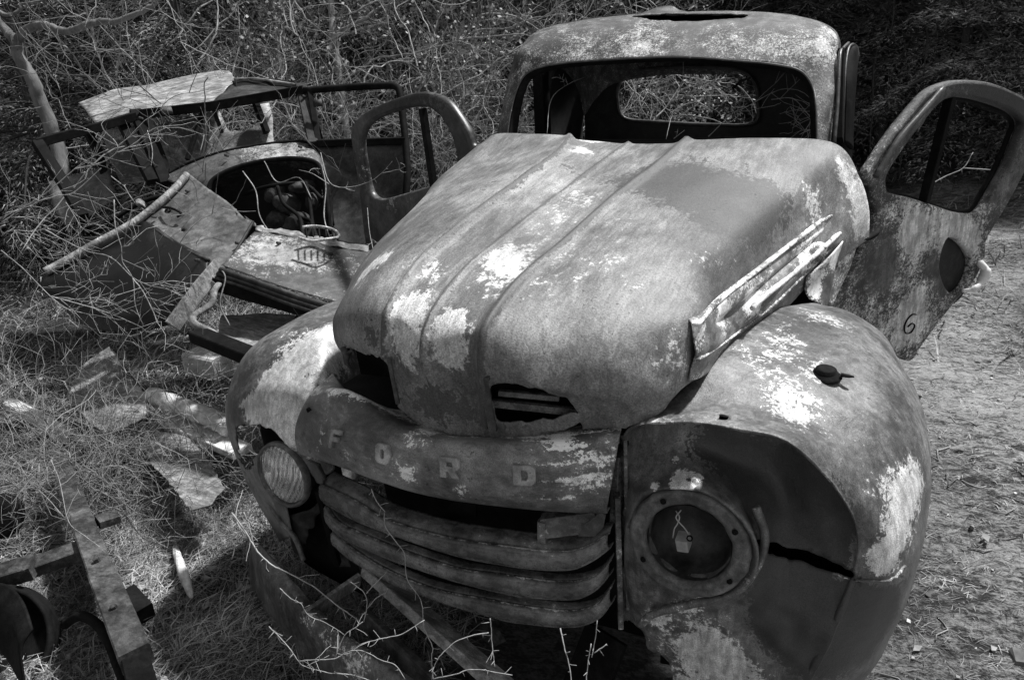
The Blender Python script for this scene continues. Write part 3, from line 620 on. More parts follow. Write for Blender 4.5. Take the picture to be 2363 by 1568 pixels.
tr_ = nt.nodes.new('ShaderNodeBsdfTransparent'); gs = nt.nodes.new('ShaderNodeBsdfGlossy'); gs.inputs['Roughness'].default_value = .12; mx = nt.nodes.new('ShaderNodeMixShader'); mx.inputs[0].default_value = .28
nt.links.new(bp.outputs[0], gs.inputs['Normal']); nt.links.new(tr_.outputs[0], mx.inputs[1]); nt.links.new(gs.outputs[0], mx.inputs[2]); nt.links.new(mx.outputs[0], nt.nodes['Material Output'].inputs[0])
m = MB(); m.lathe(cL + aL * .004, aL, [(.0006,.026), (.03,.024), (.06,.016), (.08,.006), (.088,.0)], 48); m.lathe(cL + aL * .001, aL, [(.088,0.), (.08,.003), (.06,.013), (.03,.021), (.0006,.023)], 48); m.build('lens', gl, riml)
rf, nt, b = gm('headlight_reflector', .12); b.inputs['Metallic'].default_value = 1; b.inputs['Base Color'].default_value = (.85, .85, .85, 1)
tc = nt.nodes.new('ShaderNodeTexCoord'); wv = nt.nodes.new('ShaderNodeTexWave'); wv.inputs['Scale'].default_value = 16; wv.inputs['Distortion'].default_value = 1.5; nt.links.new(tc.outputs['Object'], wv.inputs[0])
bp = nt.nodes.new('ShaderNodeBump'); bp.inputs['Strength'].default_value = .8; bp.inputs['Distance'].default_value = .01; nt.links.new(wv.outputs[0], bp.inputs['Height']); nt.links.new(bp.outputs[0], b.inputs['Normal'])
m = MB(); m.lathe(cL, aL, [(.0008,-.055), (.03,-.05), (.06,-.03), (.083,-.002)], 64); m.build('reflector', rf, riml)
# marker lamp base on the right fender
p, n = snap(fr, 1905, 868); n = np.array([.05, -.05, 1.])
m = MB(); m.lathe(p - n * .004, n, [(.032,0), (.034,.004), (.028,.006), (.025,.013), (.020,.014), (.021,.020), (.012,.022), (.0005,.021)], 28); m.tube([p + np.array([.03,0,.006]), p + np.array([.046,0,.005]), p + np.array([.055,.004,.003])], [.007,.006,.003], 8, flat=.5)
m.build('marker_lamp_base', MT['black'], truck)

# ---------------- cab
Pn = [(1171,330,1.35), (1181,260,1.42), (1200,195,1.48), (1228,163,1.50), (1290,147,1.50), (1400,138,1.49), (1560,131,1.48), (1700,140,1.48), (1800,150,1.49), (1850,165,1.49), (1876,200,1.47), (1884,245,1.42), (1887,335,1.35)]
Qn = [(1143,330,1.42), (1160,250,1.47), (1183,150,1.55), (1203,108,1.62), (1258,67,1.70), (1400,40,1.76), (1580,30,1.78), (1740,29,1.77), (1860,45,1.73), (1925,76,1.68), (1931,135,1.58), (1926,225,1.47), (1915,335,1.40)]
Pw = [P3(e) for e in Pn]; Qw = [P3(e) for e in Qn]
Mw = []
for a, b_, k in zip(Pw, Qw, range(13)):
    q = a * .45 + b_ * .55; out = .035 if 3 <= k <= 9 else .01
    Mw.append(q + np.array([0, -out, out * .6]))
In = [a * .93 + np.array([0, .10, 1.66 * .07]) * 1 + np.array([.005, .03, 0]) for a in Pw]
In = [np.array([.08 + (a[0] - .08) * .965, a[1] + .03, a[2] - (.012 if 3 <= k <= 9 else 0)]) for k, a in enumerate(Pw)]
P2w = [np.array([a[0], a[1] - .006, a[2]]) for a in Pw]
R1 = [np.array([.08 + (q[0] - .08) * 1.02, q[1] + .28, q[2] + (.02 if 3 <= k <= 9 else .0)]) for k, q in enumerate(Qw)]
cabm = net('cab', [P2w, Mw, Qw], MT['cab'], truck, 20, 24, .004, dent=.0025, dents=6, rag=3, cut=[[(1450,39), (1480,36), (1540,33), (1600,33), (1660,33), (1732,36), (1716,43), (1650,48), (1570,51), (1500,47)]],
    blobs=[(1350,100,.12,.35), (1500,90,.12,.5), (1650,95,.12,.5), (1800,100,.1,.4), (1900,110,.06,.6), (1930,80,.05,.7), (1215,160,.05,.4), (1400,60,.1,-.3), (1600,55,.12,-.4), (1780,60,.1,-.3), (1600,145,.1,-.3)])
net('windshield_frame', [In, Pw], MT['black'], truck, 4, 16, .012, dent=0)
m = MB(); m.tube(cr(np.array(P2w) + np.array([0, -.004, 0]), 12), .0035, 6); m.build('windshield_seal', MT['frame'], truck, wear=.3)
# roof back, from the brow to the rear wall
top = Qw[2:11]
rr_ = [top]
for dy, dz, sc in ((.16, -.004, .985), (.42, -.035, .96), (.58, -.12, .93), (.66, -.26, .92)):
    rr_.append([np.array([.08 + (q[0] - .08) * sc, q[1] + dy if 0 < k < 8 else q[1] + dy * .9, q[2] + dz]) for k, q in enumerate(top)])
roof = net('roof', rr_, MT['cab'], truck, 12, 16, .004, dent=.003, dents=5)
tr0 = []; tr1 = []
for u_, v0, v1 in ((1446,41,43), (1480,38,46), (1520,36,49), (1570,36,50), (1620,36,49), (1680,36,47), (1712,36,44), (1732,38,41)):
    for v_, l_ in ((v0, tr0), (v1, tr1)):
        q, n = snap(cabm, u_, v_); l_.append(q + n * .006)
rows = [[(1452,38,1.78), (1500,33,1.78), (1560,36,1.78), (1640,37,1.78), (1725,35,1.78)], [(1478,31,1.84), (1508,24,1.84), (1552,28,1.84), (1620,33,1.82), (1700,33,1.8)], [(1505,29,1.87), (1525,17,1.88), (1552,16,1.87), (1570,28,1.86), (1600,33,1.85)]]
net('torn_roof_flap', rows, MT['frame'], truck, 6, 12, .004, dent=.006, dents=9)
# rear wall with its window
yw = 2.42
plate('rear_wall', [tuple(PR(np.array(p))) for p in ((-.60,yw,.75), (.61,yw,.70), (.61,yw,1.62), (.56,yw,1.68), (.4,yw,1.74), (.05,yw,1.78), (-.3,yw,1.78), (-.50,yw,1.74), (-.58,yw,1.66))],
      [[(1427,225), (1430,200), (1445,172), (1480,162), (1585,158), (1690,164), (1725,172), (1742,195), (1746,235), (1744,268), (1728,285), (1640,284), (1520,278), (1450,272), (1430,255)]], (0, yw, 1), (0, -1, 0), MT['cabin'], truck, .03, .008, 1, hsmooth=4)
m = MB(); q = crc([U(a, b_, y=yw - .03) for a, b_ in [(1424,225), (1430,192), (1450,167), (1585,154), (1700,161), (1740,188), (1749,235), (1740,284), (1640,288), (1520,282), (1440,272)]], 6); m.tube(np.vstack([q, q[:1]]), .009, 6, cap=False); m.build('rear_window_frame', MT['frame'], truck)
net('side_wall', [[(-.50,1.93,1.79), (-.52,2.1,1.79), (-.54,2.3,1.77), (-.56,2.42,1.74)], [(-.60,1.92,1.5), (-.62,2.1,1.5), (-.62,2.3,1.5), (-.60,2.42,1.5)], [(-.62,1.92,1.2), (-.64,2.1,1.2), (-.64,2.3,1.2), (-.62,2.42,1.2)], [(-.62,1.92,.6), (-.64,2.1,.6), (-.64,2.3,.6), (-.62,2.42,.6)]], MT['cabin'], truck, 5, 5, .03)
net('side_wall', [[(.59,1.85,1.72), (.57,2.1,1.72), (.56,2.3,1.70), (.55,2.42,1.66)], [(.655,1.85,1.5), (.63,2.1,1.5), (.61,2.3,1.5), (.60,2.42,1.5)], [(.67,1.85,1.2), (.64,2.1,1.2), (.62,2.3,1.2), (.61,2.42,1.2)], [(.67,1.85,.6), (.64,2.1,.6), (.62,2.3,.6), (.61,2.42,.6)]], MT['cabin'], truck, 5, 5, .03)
m = MB(); m.beam((-.57,1.90,1.72), (-.62,1.95,.7), .05, .07, (0,1,0)); m.build('door_post', MT['black'], truck, False)
# right door opening: post, gutter and the dark curved lining behind it
m = MB(); m.beam(U(1938,325,y=1.46), U(1942,120,y=1.62), .02, .05, (0,1,0)); m.build('door_post', MT['black'], truck, False)
m = MB(); m.tube(cr([U(1925,330,y=1.38), U(1933,230,y=1.46), U(1938,130,y=1.56), U(1946,112,y=1.62), U(1958,100,y=1.68)], 6), .006, 6); m.build('rain_gutter', MT['frame'], truck)
rows = [[(1945,330,1.55), (1948,270,1.58), (1950,200,1.62), (1953,150,1.68), (1962,112,1.75), (1972,106,1.8)], [(1957,335,1.58), (1958,270,1.6), (1962,200,1.64), (1966,150,1.70), (1972,118,1.75), (1976,110,1.8)], [(1967,345,1.62), (1968,270,1.64), (1972,200,1.68), (1975,160,1.72), (1980,138,1.78), (1979,118,1.82)]]
net('door_lining', rows, MT['black'], truck, 6, 8, .012, dent=.003)
m = MB(); m.tube(cr([U(1944,330,y=1.53), U(1946,250,y=1.56), U(1949,180,y=1.62), U(1956,120,y=1.7), U(1966,103,y=1.76), U(1977,110,y=1.8), U(1980,132,y=1.8)], 6), .005, 6); m.build('door_lining_edge', MT['frame'], truck)
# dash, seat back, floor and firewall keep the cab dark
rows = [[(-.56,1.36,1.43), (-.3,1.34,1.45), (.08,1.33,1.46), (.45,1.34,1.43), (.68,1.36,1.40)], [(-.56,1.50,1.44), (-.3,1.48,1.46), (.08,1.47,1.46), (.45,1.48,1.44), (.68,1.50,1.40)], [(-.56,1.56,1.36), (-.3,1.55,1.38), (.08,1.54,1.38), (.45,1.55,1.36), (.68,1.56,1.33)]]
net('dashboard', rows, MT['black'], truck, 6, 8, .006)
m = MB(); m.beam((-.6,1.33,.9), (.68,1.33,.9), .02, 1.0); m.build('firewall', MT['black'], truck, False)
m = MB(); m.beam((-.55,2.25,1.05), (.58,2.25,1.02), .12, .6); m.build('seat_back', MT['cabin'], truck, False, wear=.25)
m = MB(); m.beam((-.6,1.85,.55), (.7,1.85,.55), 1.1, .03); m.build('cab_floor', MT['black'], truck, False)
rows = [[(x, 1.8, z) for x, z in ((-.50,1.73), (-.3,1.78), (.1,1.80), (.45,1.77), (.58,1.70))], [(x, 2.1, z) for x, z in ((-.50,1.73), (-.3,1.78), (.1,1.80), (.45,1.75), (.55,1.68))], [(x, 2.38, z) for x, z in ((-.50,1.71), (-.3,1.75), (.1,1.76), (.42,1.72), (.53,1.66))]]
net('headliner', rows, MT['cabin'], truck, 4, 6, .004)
m = MB(); m.tube(cr([U(1690,205,y=1.6), U(1700,196,y=1.6), U(1712,186,y=1.6), U(1732,180,y=1.6)], 5), .005, 6); m.build('mirror_arm', MT['black'], truck)

# ---------------- doors
nR = np.cross(np.array([.45, .72, 0]), (0, 0, 1.)); pR = (.76, 1.35, 1.2)
outR = [(1989,408), (2008,369), (2047,311), (2085,263), (2133,210), (2172,191), (2206,185), (2245,186), (2285,193), (2335,213), (2375,240), (2388,275), (2382,330), (2358,390), (2318,465), (2285,520), (2266,557), (2262,600), (2232,655), (2200,688), (2162,736), (2120,792), (2092,830), (2050,810), (1960,760), (1905,720), (1930,660), (1975,585), (2005,520), (2003,450)]
winR = [(2037,403), (2036,432), (2047,444), (2095,456), (2143,471), (2196,488), (2240,492), (2259,480), (2283,442), (2317,379), (2343,315), (2352,285), (2330,260), (2278,239), (2220,225), (2182,227), (2153,244), (2105,302), (2066,355)]
holeR = [(2178,548), (2205,556), (2226,580), (2234,612), (2222,650), (2196,676), (2174,662), (2160,625), (2162,585)]
dr = plate('door', outR, [winR, holeR], pR, nR, MT['door'], truck, .035, .011, 4, hsmooth=4, cell=.025,
    wear=[(2050,700,.30,.28), (2150,600,.3,.2), (2100,520,.12,.5), (2230,560,.08,.8), (2200,520,.08,.7), (2100,540,.05,.9), (2050,470,.06,.4), (2080,740,.07,.7), (2110,700,.05,.4), (2150,610,.05,-.8), (2190,640,.05,-.7), (2000,620,.1,-.35), (2050,580,.08,-.4), (2250,200,.25,-.8), (2340,230,.2,-.9), (2350,350,.12,-.5), (2020,640,.08,-.3), (2090,640,.08,-.2)])
plate('door_inner_panel', [(2140,520), (2215,530), (2240,600), (2225,670), (2190,700), (2140,660)], [], np.array(pR) + np.array([-.01,.018,0]), nR, MT['wreck'], dr, .01, .002, 3)
m = MB(); m.beam(UP(2192,226,pR,nR), UP(2132,466,pR,nR), .022, .03, nR); m.build('window_divider', MT['black'], dr, False)
q = crc([UP(a, b_, pR, nR) + np.array([-.02,.02,0]) for a, b_ in winR], 4); m = MB(); m.tube(np.vstack([q, q[:1]]), .010, 6, cap=False); m.build('window_channel', MT['black'], dr)
m = MB(); m.tube(cr([UP(1996,408,pR,nR), UP(2046,325,pR,nR), UP(2100,262,pR,nR), UP(2150,205,pR,nR)], 6) + np.array([.03,.0,.0]), .010, 6); m.build('hinge_edge', MT['frame'], dr)
m = MB(); e = np.array([.022,-.04,0]); m.tube(cr([UP(2262,600,pR,nR), UP(2252,602,pR,nR) + e * .5, UP(2256,615,pR,nR) + e, UP(2250,635,pR,nR) + e, UP(2232,655,pR,nR) + e, UP(2212,667,pR,nR) + e * .4], 6), [.006] * 6 + [.014] * 6 + [.018] * 8 + [.013] * 6 + [.006] * 5, 8)
m.build('handle', simple('worn_chrome', .75, .85, 20, .3), dr)
# painted figure low on the door
ex = np.array([.45, .72, 0]); ex /= np.linalg.norm(ex); q = UP(2088,745,pR,nR)
m = MB(); fig = [(2102,722), (2092,722), (2080,735), (2074,752), (2078,765), (2090,762), (2098,748), (2092,742), (2082,750)]
off = -.020 * (nR / np.linalg.norm(nR)) * np.sign(np.dot(nR, np.array(pR) - CAM)); m.tube(cr([UP(a, b_, pR, nR) + off for a, b_ in fig], 6), .0035, 5, flat=.5); m.build('painted_number', MT['black'], dr)

nL = np.cross(np.array([-.80, .35, 0]), (0, 0, 1.)); pL = (-.62, 1.35, 1.2)
outL = [(1112,352), (1098,335), (1085,300), (1062,262), (1038,232), (1005,215), (965,213), (920,226), (870,246), (832,272), (818,300), (820,340), (830,400), (835,440), (842,500), (850,560), (870,640), (1000,680), (1120,560)]
winL = [(1060,370), (1052,320), (1030,276), (1008,254), (985,246), (950,249), (900,263), (862,283), (845,305), (840,335), (848,390), (856,430), (868,452), (890,458), (930,448), (985,432), (1030,415)]
dl = plate('door', outL, [winL], pL, nL, MT['frame'], truck, .04, .014, 4, hsmooth=4, cell=.04, wear=[(830,330,.12,.5), (900,465,.1,.6), (835,400,.1,.6), (960,450,.1,.5), (960,225,.3,-.8)])
m = MB(); m.beam(UP(975,250,pL,nL), UP(1002,435,pL,nL), .03, .025, nL); m.build('window_divider', MT['black'], dl, False)

# ================================================================== GROUND
GZ = .2
def ground_z(x, y):
    r = math.hypot(x, y - 1)
    z = GZ + .05 * mnoise.noise(Vector((x * .8, y * .8, 1))) + .02 * mnoise.noise(Vector((x * 3, y * 3, 4)))
    z -= .10 * math.exp(-((x + .1) ** 2 / .5 + (y - .4) ** 2 / 1.2))
    if x > .8: z += .014 * mnoise.noise(Vector((x * 9, y * 9, 2))) + .006 * mnoise.noise(Vector((x * 22, y * 22, 5)))
    if r > 7: z += (r - 7) * .06 + .3 * mnoise.noise(Vector((x * .15, y * .15, 9))) * min(1, (r - 7) / 5)
    return z
n = 300; tt = np.linspace(-1, 1, n); gx = np.sign(tt) * (np.abs(tt) ** 3 * 120 + np.abs(tt) * 5); V = []; F = []
for j in range(n):
    for i in range(n):
        x, y = gx[i], gx[j] + 1; V.append((x, y, ground_z(x, y)))
for j in range(n - 1):
    for i in range(n - 1): F.append((j * n + i, j * n + i + 1, j * n + n + i + 1, j * n + n + i))
gm_, nt, b = gm('forest_floor', .9); tc = nt.nodes.new('ShaderNodeTexCoord'); ov = tc.outputs['Object']
mp = nt.nodes.new('ShaderNodeMapping'); nt.links.new(ov, mp.inputs[0]); mp.inputs['Rotation'].default_value = (0, 0, R(-35)); mp.inputs['Scale'].default_value = (1, 1.7, 1)
a1 = noise_(nt, ov, 1.3, 5, .6); a2 = noise_(nt, mp.outputs[0], 14, 9, .72, .8); a3 = noise_(nt, mp.outputs[0], 70, 6, .75)
q = math_(nt, 'ADD', math_(nt, 'ADD', math_(nt, 'MULTIPLY', a1, .25), math_(nt, 'MULTIPLY', a2, .4)), math_(nt, 'MULTIPLY', a3, .35))
sx = nt.nodes.new('ShaderNodeSeparateXYZ'); nt.links.new(ov, sx.inputs[0]); rgt = sm(nt, math_(nt, 'ADD', sx.outputs[0], math_(nt, 'MULTIPLY', a1, .8)), .9, 1.8)
col = mixv(nt, sm(nt, q, .44, .57), mixv(nt, rgt, .025, .04), mixv(nt, rgt, .11, .44)); col = mixv(nt, sm(nt, q, .56, .66), col, mixv(nt, rgt, .22, .65))
cb = nt.nodes.new('ShaderNodeCombineColor')
for i in range(3): nt.links.new(col, cb.inputs[i])
nt.links.new(cb.outputs[0], b.inputs['Base Color']); b.inputs['Specular IOR Level'].default_value = .2
bp = nt.nodes.new('ShaderNodeBump'); bp.inputs['Strength'].default_value = .9; bp.inputs['Distance'].default_value = .06; nt.links.new(q, bp.inputs['Height']); nt.links.new(bp.outputs[0], b.inputs['Normal'])
tag(obj('ground', V, F, gm_), kind='structure')

MT['grass'] = simple('dry_grass_blades', .09, .42, 3, .7, 0, rnd=.85)
MT['leaf'] = simple('dead_leaves', .10, .30, 12, .7, .3, rnd=.6)
MT['twig'] = simple('pale_twig_bark', .13, .36, 30, .75, .4, rnd=.25)
MT['bark'] = simple('grey_bark', .08, .22, 14, .85, .8, (1, 1, .25), .01)
MT['darkbark'] = simple('dark_bark', .03, .08, 14, .85, .8, (1, 1, .25), .01)
MT['needle'] = simple('evergreen_needles', .025, .10, 2, .6, 0, rnd=.7)
MT['needlelift'] = simple('lightened_evergreen_needles', .16, .42, 2, .6, 0, rnd=.6)  # paler needle copy, brightens the unlit trees at right by colour
MT['needlelit'] = simple('pale_leaves', .12, .38, 2, .6, 0, rnd=.6)
MT['vine'] = simple('pale_vine_bark', .16, .46, 40, .6, .3)
MT['wood'] = simple('weathered_wood', .35, .8, 26, .8, .7, (1, 1, 1), .006)

def fast_mesh(name, V, Fq, mat, k):
    me = bpy.data.meshes.new(name); nV = len(V); nF = len(Fq)
    me.vertices.add(nV); me.vertices.foreach_set('co', np.asarray(V, np.float32).ravel())
    me.loops.add(nF * k); me.loops.foreach_set('vertex_index', np.asarray(Fq, np.int32).ravel())
    me.polygons.add(nF); me.polygons.foreach_set('loop_start', np.arange(0, nF * k, k, dtype=np.int32)); me.polygons.foreach_set('loop_total', np.full(nF, k, np.int32))
    me.materials.append(mat); me.update(calc_edges=True); me.validate(); return me
def blades(xy, zf, L, w, lift, ang, rng):
    n = len(xy); z = np.array([zf(a, b_) for a, b_ in xy]); base = np.c_[xy, z - .003]
    d = np.c_[np.cos(ang), np.sin(ang), np.zeros(n)]; s = np.c_[-np.sin(ang), np.cos(ang), np.zeros(n)]
    up = np.array([0, 0, 1.]); l = L[:, None]; lf = lift[:, None]; cv = rng.normal(0, .25, (n, 1))
    P0 = base; P1 = base + d * l * .5 * np.cos(lf) + up * l * .5 * np.sin(lf) + s * cv * l * .3; P2 = base + d * l * np.cos(lf * .6) + up * l * (.5 * np.sin(lf) + .1 * np.sin(lf)) + s * cv * l
    ws = s * w[:, None]; wt = up * w[:, None] * .5
    V = np.stack([P0 - ws, P0 + ws + wt, P1 + ws * .8 + wt, P1 - ws * .8, P2 + ws * .15, P2 - ws * .15], 1).reshape(-1, 3)
    i = np.arange(n)[:, None] * 6
    F = np.concatenate([i + np.array([0, 1, 2, 3]), i + np.array([3, 2, 4, 5])], 0)
    return V, F
def scatter(n, x0, x1, y0, y1, rng, power=1.):
    P = np.c_[rng.uniform(x0, x1, n), rng.uniform(y0, y1, n)]
    w = np.array([.5 + .5 * mnoise.noise(Vector((a * 2.2, b_ * 2.2, 3))) * 1.6 for a, b_ in P]); return P[rng.uniform(0, 1, n) < np.clip(w, .08, 1) ** power]
A = np.concatenate([scatter(120000, -1.7, -.2, -.9, .9, RNG), scatter(26000, -3.6, -1.4, -.6, 2.4, RNG)]); B = scatter(170000, .9, 3.4, -.6, 5.5, RNG); Cc = np.concatenate([scatter(30000, -8, 4, 2.6, 9, RNG), scatter(26000, -8, -2.6, -1, 3, RNG)])
for nm, P, lo, hi, lf, aw in (('dry_grass', A, .03, .13, .5, 3.2), ('flattened_grass', B, .012, .05, .3, 1.1), ('brush_litter', Cc, .06, .25, .6, 3.)):
    n = len(P); L = RNG.uniform(lo, hi, n); ang = R(-40) + RNG.normal(0, aw, n); w = RNG.uniform(.0008, .0022, n) * {'brush_litter': 2.2, 'dry_grass': 1., 'flattened_grass': .6}[nm]
    V, F = blades(P, ground_z, L, w, np.abs(RNG.normal(0, lf, n)) + .05, ang, RNG)
    o = bpy.data.objects.new(nm, fast_mesh(nm, V, F, MT['grass'] if nm != 'brush_litter' else MT['leaf'], 4)); S.collection.objects.link(o); tag(o, kind='stuff')
    tag(o, {'dry_grass': 'tangled dry grass left of the truck around the rusty sheets', 'flattened_grass': 'short flattened pale grass right of the truck', 'brush_litter': 'dry litter below the brush behind the wrecks'}[nm], 'grass' if nm != 'brush_litter' else 'litter')
P = np.concatenate([scatter(6000, -3.6, -.3, -.8, 2.6, RNG), scatter(250, .95, 3.2, -.4, 5, RNG)]); V = []; F = []
for k, (x, y) in enumerate(P):
    s = random.uniform(.008, .026); a = random.uniform(0, 6.3); t = random.uniform(-.5, .5); z = ground_z(x, y) + random.uniform(.002, .03)
    c, sn = math.cos(a), math.sin(a)
    for (px, py, pz) in ((-1, 0, 0), (-.2, -.55, t * .5), (1, 0, t), (-.2, .55, random.uniform(.1, .5))):
        V.append((x + s * (px * c - py * sn), y + s * (px * sn + py * c), z + s * pz))
    F.append((4 * k, 4 * k + 1, 4 * k + 2, 4 * k + 3))
o = bpy.data.objects.new('leaf_litter', fast_mesh('leaf_litter', V, F, MT['leaf'], 4)); S.collection.objects.link(o); tag(o, 'curled dead leaves scattered over the ground', 'leaves', kind='stuff')

rp = np.random.default_rng(77); V = []; F = []
for k in range(1500):
    x, y = rp.uniform(.95, 3.2), rp.uniform(-.6, 5) ; s = rp.uniform(.003, .011) * (1 + (rp.random() < .04) * 2); z = ground_z(x, y) + s * .3; q = rp.normal(0, 1, (8, 3)); b0 = len(V)
    for c in ((-1,-1,-1), (1,-1,-1), (1,1,-1), (-1,1,-1), (-1,-1,1), (1,-1,1), (1,1,1), (-1,1,1)): V.append(np.array((x, y, z)) + s * (np.array(c) * (.6, .6, .4) + q[len(V) - b0] * .18))
    F += [tuple(b0 + i for i in f) for f in ((0,3,2,1), (4,5,6,7), (0,1,5,4), (1,2,6,5), (2,3,7,6), (3,0,4,7))]
tag(obj('pebbles', V, F, simple('pebble_stone', .12, .45, 8, .8, .3, rnd=.6), None, False), 'small pebbles and clods on the bare ground right of the truck', 'pebbles', kind='stuff')
m = MB()
for k in range(420):
    x, y = rp.uniform(.95, 3.2), rp.uniform(-.6, 5); a = rp.uniform(0, 6.28); L = rp.uniform(.03, .16); P = []
    for t in np.linspace(0, 1, 5): P.append((x + L * t * math.cos(a), y + L * t * math.sin(a), ground_z(x + L * t * math.cos(a), y + L * t * math.sin(a)) + .004)); a += rp.normal(0, .25)
    m.tube(P, rp.uniform(.0012, .003), 4)
tag(m.build('twig_litter', MT['leaf']), 'short fallen twigs scattered on the bare ground right of the truck', 'twigs', kind='stuff')

# ================================================================== VEGETATION
def grow(m, p, d, L, r, depth, rng, sides=4, kink=.30, droop=.0, kids=(2, 4), step=.07, thr=.0011):
    n = max(3, int(L / step)); P = [np.array(p, float)]; d = np.array(d, float); d /= np.linalg.norm(d); D = [d]
    for i in range(n):
        d = d + rng.normal(0, kink, 3) * .55 + np.array([0, 0, -droop]); d /= np.linalg.norm(d); P.append(P[-1] + d * L / n); D.append(d)
    m.tube(P, np.linspace(r, max(r * .35, thr * .7), len(P)), sides, cap=False)
    if depth > 0:
        for k in range(rng.integers(kids[0], kids[1] + 1)):
            i = rng.integers(max(1, n // 4), n + 1); side = rng.normal(0, 1, 3); side -= D[i] * np.dot(side, D[i]); side /= np.linalg.norm(side)
            grow(m, P[i], D[i] * .75 + side * .85 + np.array([0, 0, .12]), L * rng.uniform(.35, .65), max(r * .55, thr), depth - 1, rng, max(3, sides - 1), kink * 1.1, droop, kids, step * .8, thr)
def shrub_mesh(name, seed, H, stems, spread, depth, kids, r0, mat, kink=.3, droop=0., leaves=0):
    rng = np.random.default_rng(seed); m = MB()
    for s in range(stems):
        a = rng.uniform(0, 6.28); sp = rng.uniform(.1, 1) * spread
        grow(m, (rng.normal(0, .06), rng.normal(0, .06), -.05), (math.cos(a) * sp, math.sin(a) * sp, 1), H * rng.uniform(.6, 1.05), r0 * rng.uniform(.6, 1.1), depth, rng, 5, kink, droop, kids)
    V = np.concatenate(m.V); me = bpy.data.meshes.new(name); me.from_pydata([tuple(v) for v in V.tolist()], [], m.F); me.materials.append(mat); me.update()
    return me
SH = [shrub_mesh('stems', 11, 2.3, 6, .8, 3, (3, 5), .009, MT['twig']), shrub_mesh('stems', 12, 1.7, 8, 1.2, 3, (3, 4), .008, MT['twig'], .36, .02),
      shrub_mesh('stems', 13, 2.8, 5, .6, 3, (3, 5), .011, MT['twig'], .26), shrub_mesh('stems', 14, 1.3, 9, 1.5, 3, (2, 4), .006, MT['twig'], .4, .03)]
LOW = [shrub_mesh('canes', 21, .75, 9, 1.6, 2, (3, 5), .003, MT['twig'], .34, .06), shrub_mesh('canes', 22, .95, 7, 1.3, 3, (2, 4), .0032, MT['twig'], .38, .05), shrub_mesh('canes', 23, .5, 12, 2.0, 2, (3, 4), .0026, MT['twig'], .4, .05)]
THIN = [shrub_mesh('canes', 51, .42, 14, 2.2, 2, (3, 5), .0019, MT['twig'], .42, .05), shrub_mesh('canes', 52, .55, 12, 1.8, 2, (3, 5), .0021, MT['twig'], .38, .07)]
def place(me, name, x, y, s, a, label, cat, group, dz=0.):
    o = bpy.data.objects.new(name, me); S.collection.objects.link(o); o.location = (x, y, ground_z(x, y) + dz); o.rotation_euler = (random.uniform(-.08, .08), random.uniform(-.08, .08), a); o.scale = (s, s, s)
    return tag(o, label, cat, group)
def groundpt(u, d):
    """a ground place under picture column u at distance d"""
    p = U(u, 700, d=d); return p[0], p[1]
rs = random.Random(5)
GRP = 'bare twiggy shrubs behind the wrecks'
for k in range(60):
    d = rs.uniform(5.2, 10.5); u = rs.uniform(-150, 2150); x, y = groundpt(u, d)
    if -1.0 < x < 1.1 and y < 3.6: continue
    if u > 1400 or (u < 650 and k % 2) or (u < 350 and d < 7): continue
    me = SH[k % 4]; place(me, 'bare_shrub', x, y, rs.uniform(.75, 1.15), rs.uniform(0, 6.3), 'pale leafless shrub in the tangled brush behind the truck and the wrecked car', 'shrub', GRP)
for u, d, s, k in ((-60, 6.8, .8, 1), (160, 6.4, .9, 3), (760, 5.2, .8, 1), (1010, 5.0, .75, 1), (1120, 4.8, .8, 3), (900, 5.6, .9, 0), (1300, 6.0, .8, 1), (1480, 7.2, .8, 3), (1100, 6.2, .9, 2), (980, 4.6, .6, 3)):
    x, y = groundpt(u, d); place(SH[k], 'bare_shrub', x, y, s, rs.uniform(0, 6.3), 'pale leafless shrub in the tangled brush behind the truck and the wrecked car', 'shrub', GRP)
G2 = 'low brambles around the wrecked car'
for k, (u, d) in enumerate(((30, 3.3), (60, 2.8), (190, 2.9), (20, 3.8), (420, 2.75), (40, 2.45), (500, 2.7), (590, 2.9), (90, 2.2), (20, 2.7), (640, 3.1), (740, 3.3), (860, 3.4))):
    x, y = groundpt(u, d); place(LOW[k % 3], 'bramble', x, y, rs.uniform(.6, .95), rs.uniform(0, 6.3), 'low tangle of thin pale canes by the wrecked car', 'bramble', G2)
rk = random.Random(21)
for k in range(30):
    u, d = rk.uniform(-20, 500), rk.uniform(2.15, 3.1)
    if (190 < u < 480 and d < 2.6) or (u < 260 and d < 2.45): continue
    x, y = groundpt(u, d); place(THIN[k % 2], 'bramble', x, y, rk.uniform(.7, 1.15), rk.uniform(0, 6.3), 'fine dense tangle of thin dry canes low on the ground left of the truck', 'bramble', 'fine brambles left of the truck')
for u, d in ((2230, 7.6),):
    x, y = groundpt(u, d); place(LOW[2], 'bramble', x, y, rs.uniform(.15, .18), rs.uniform(0, 6.3), 'small pale sprig on the open ground beyond the right door', 'sprig', 'sprigs on the open ground')

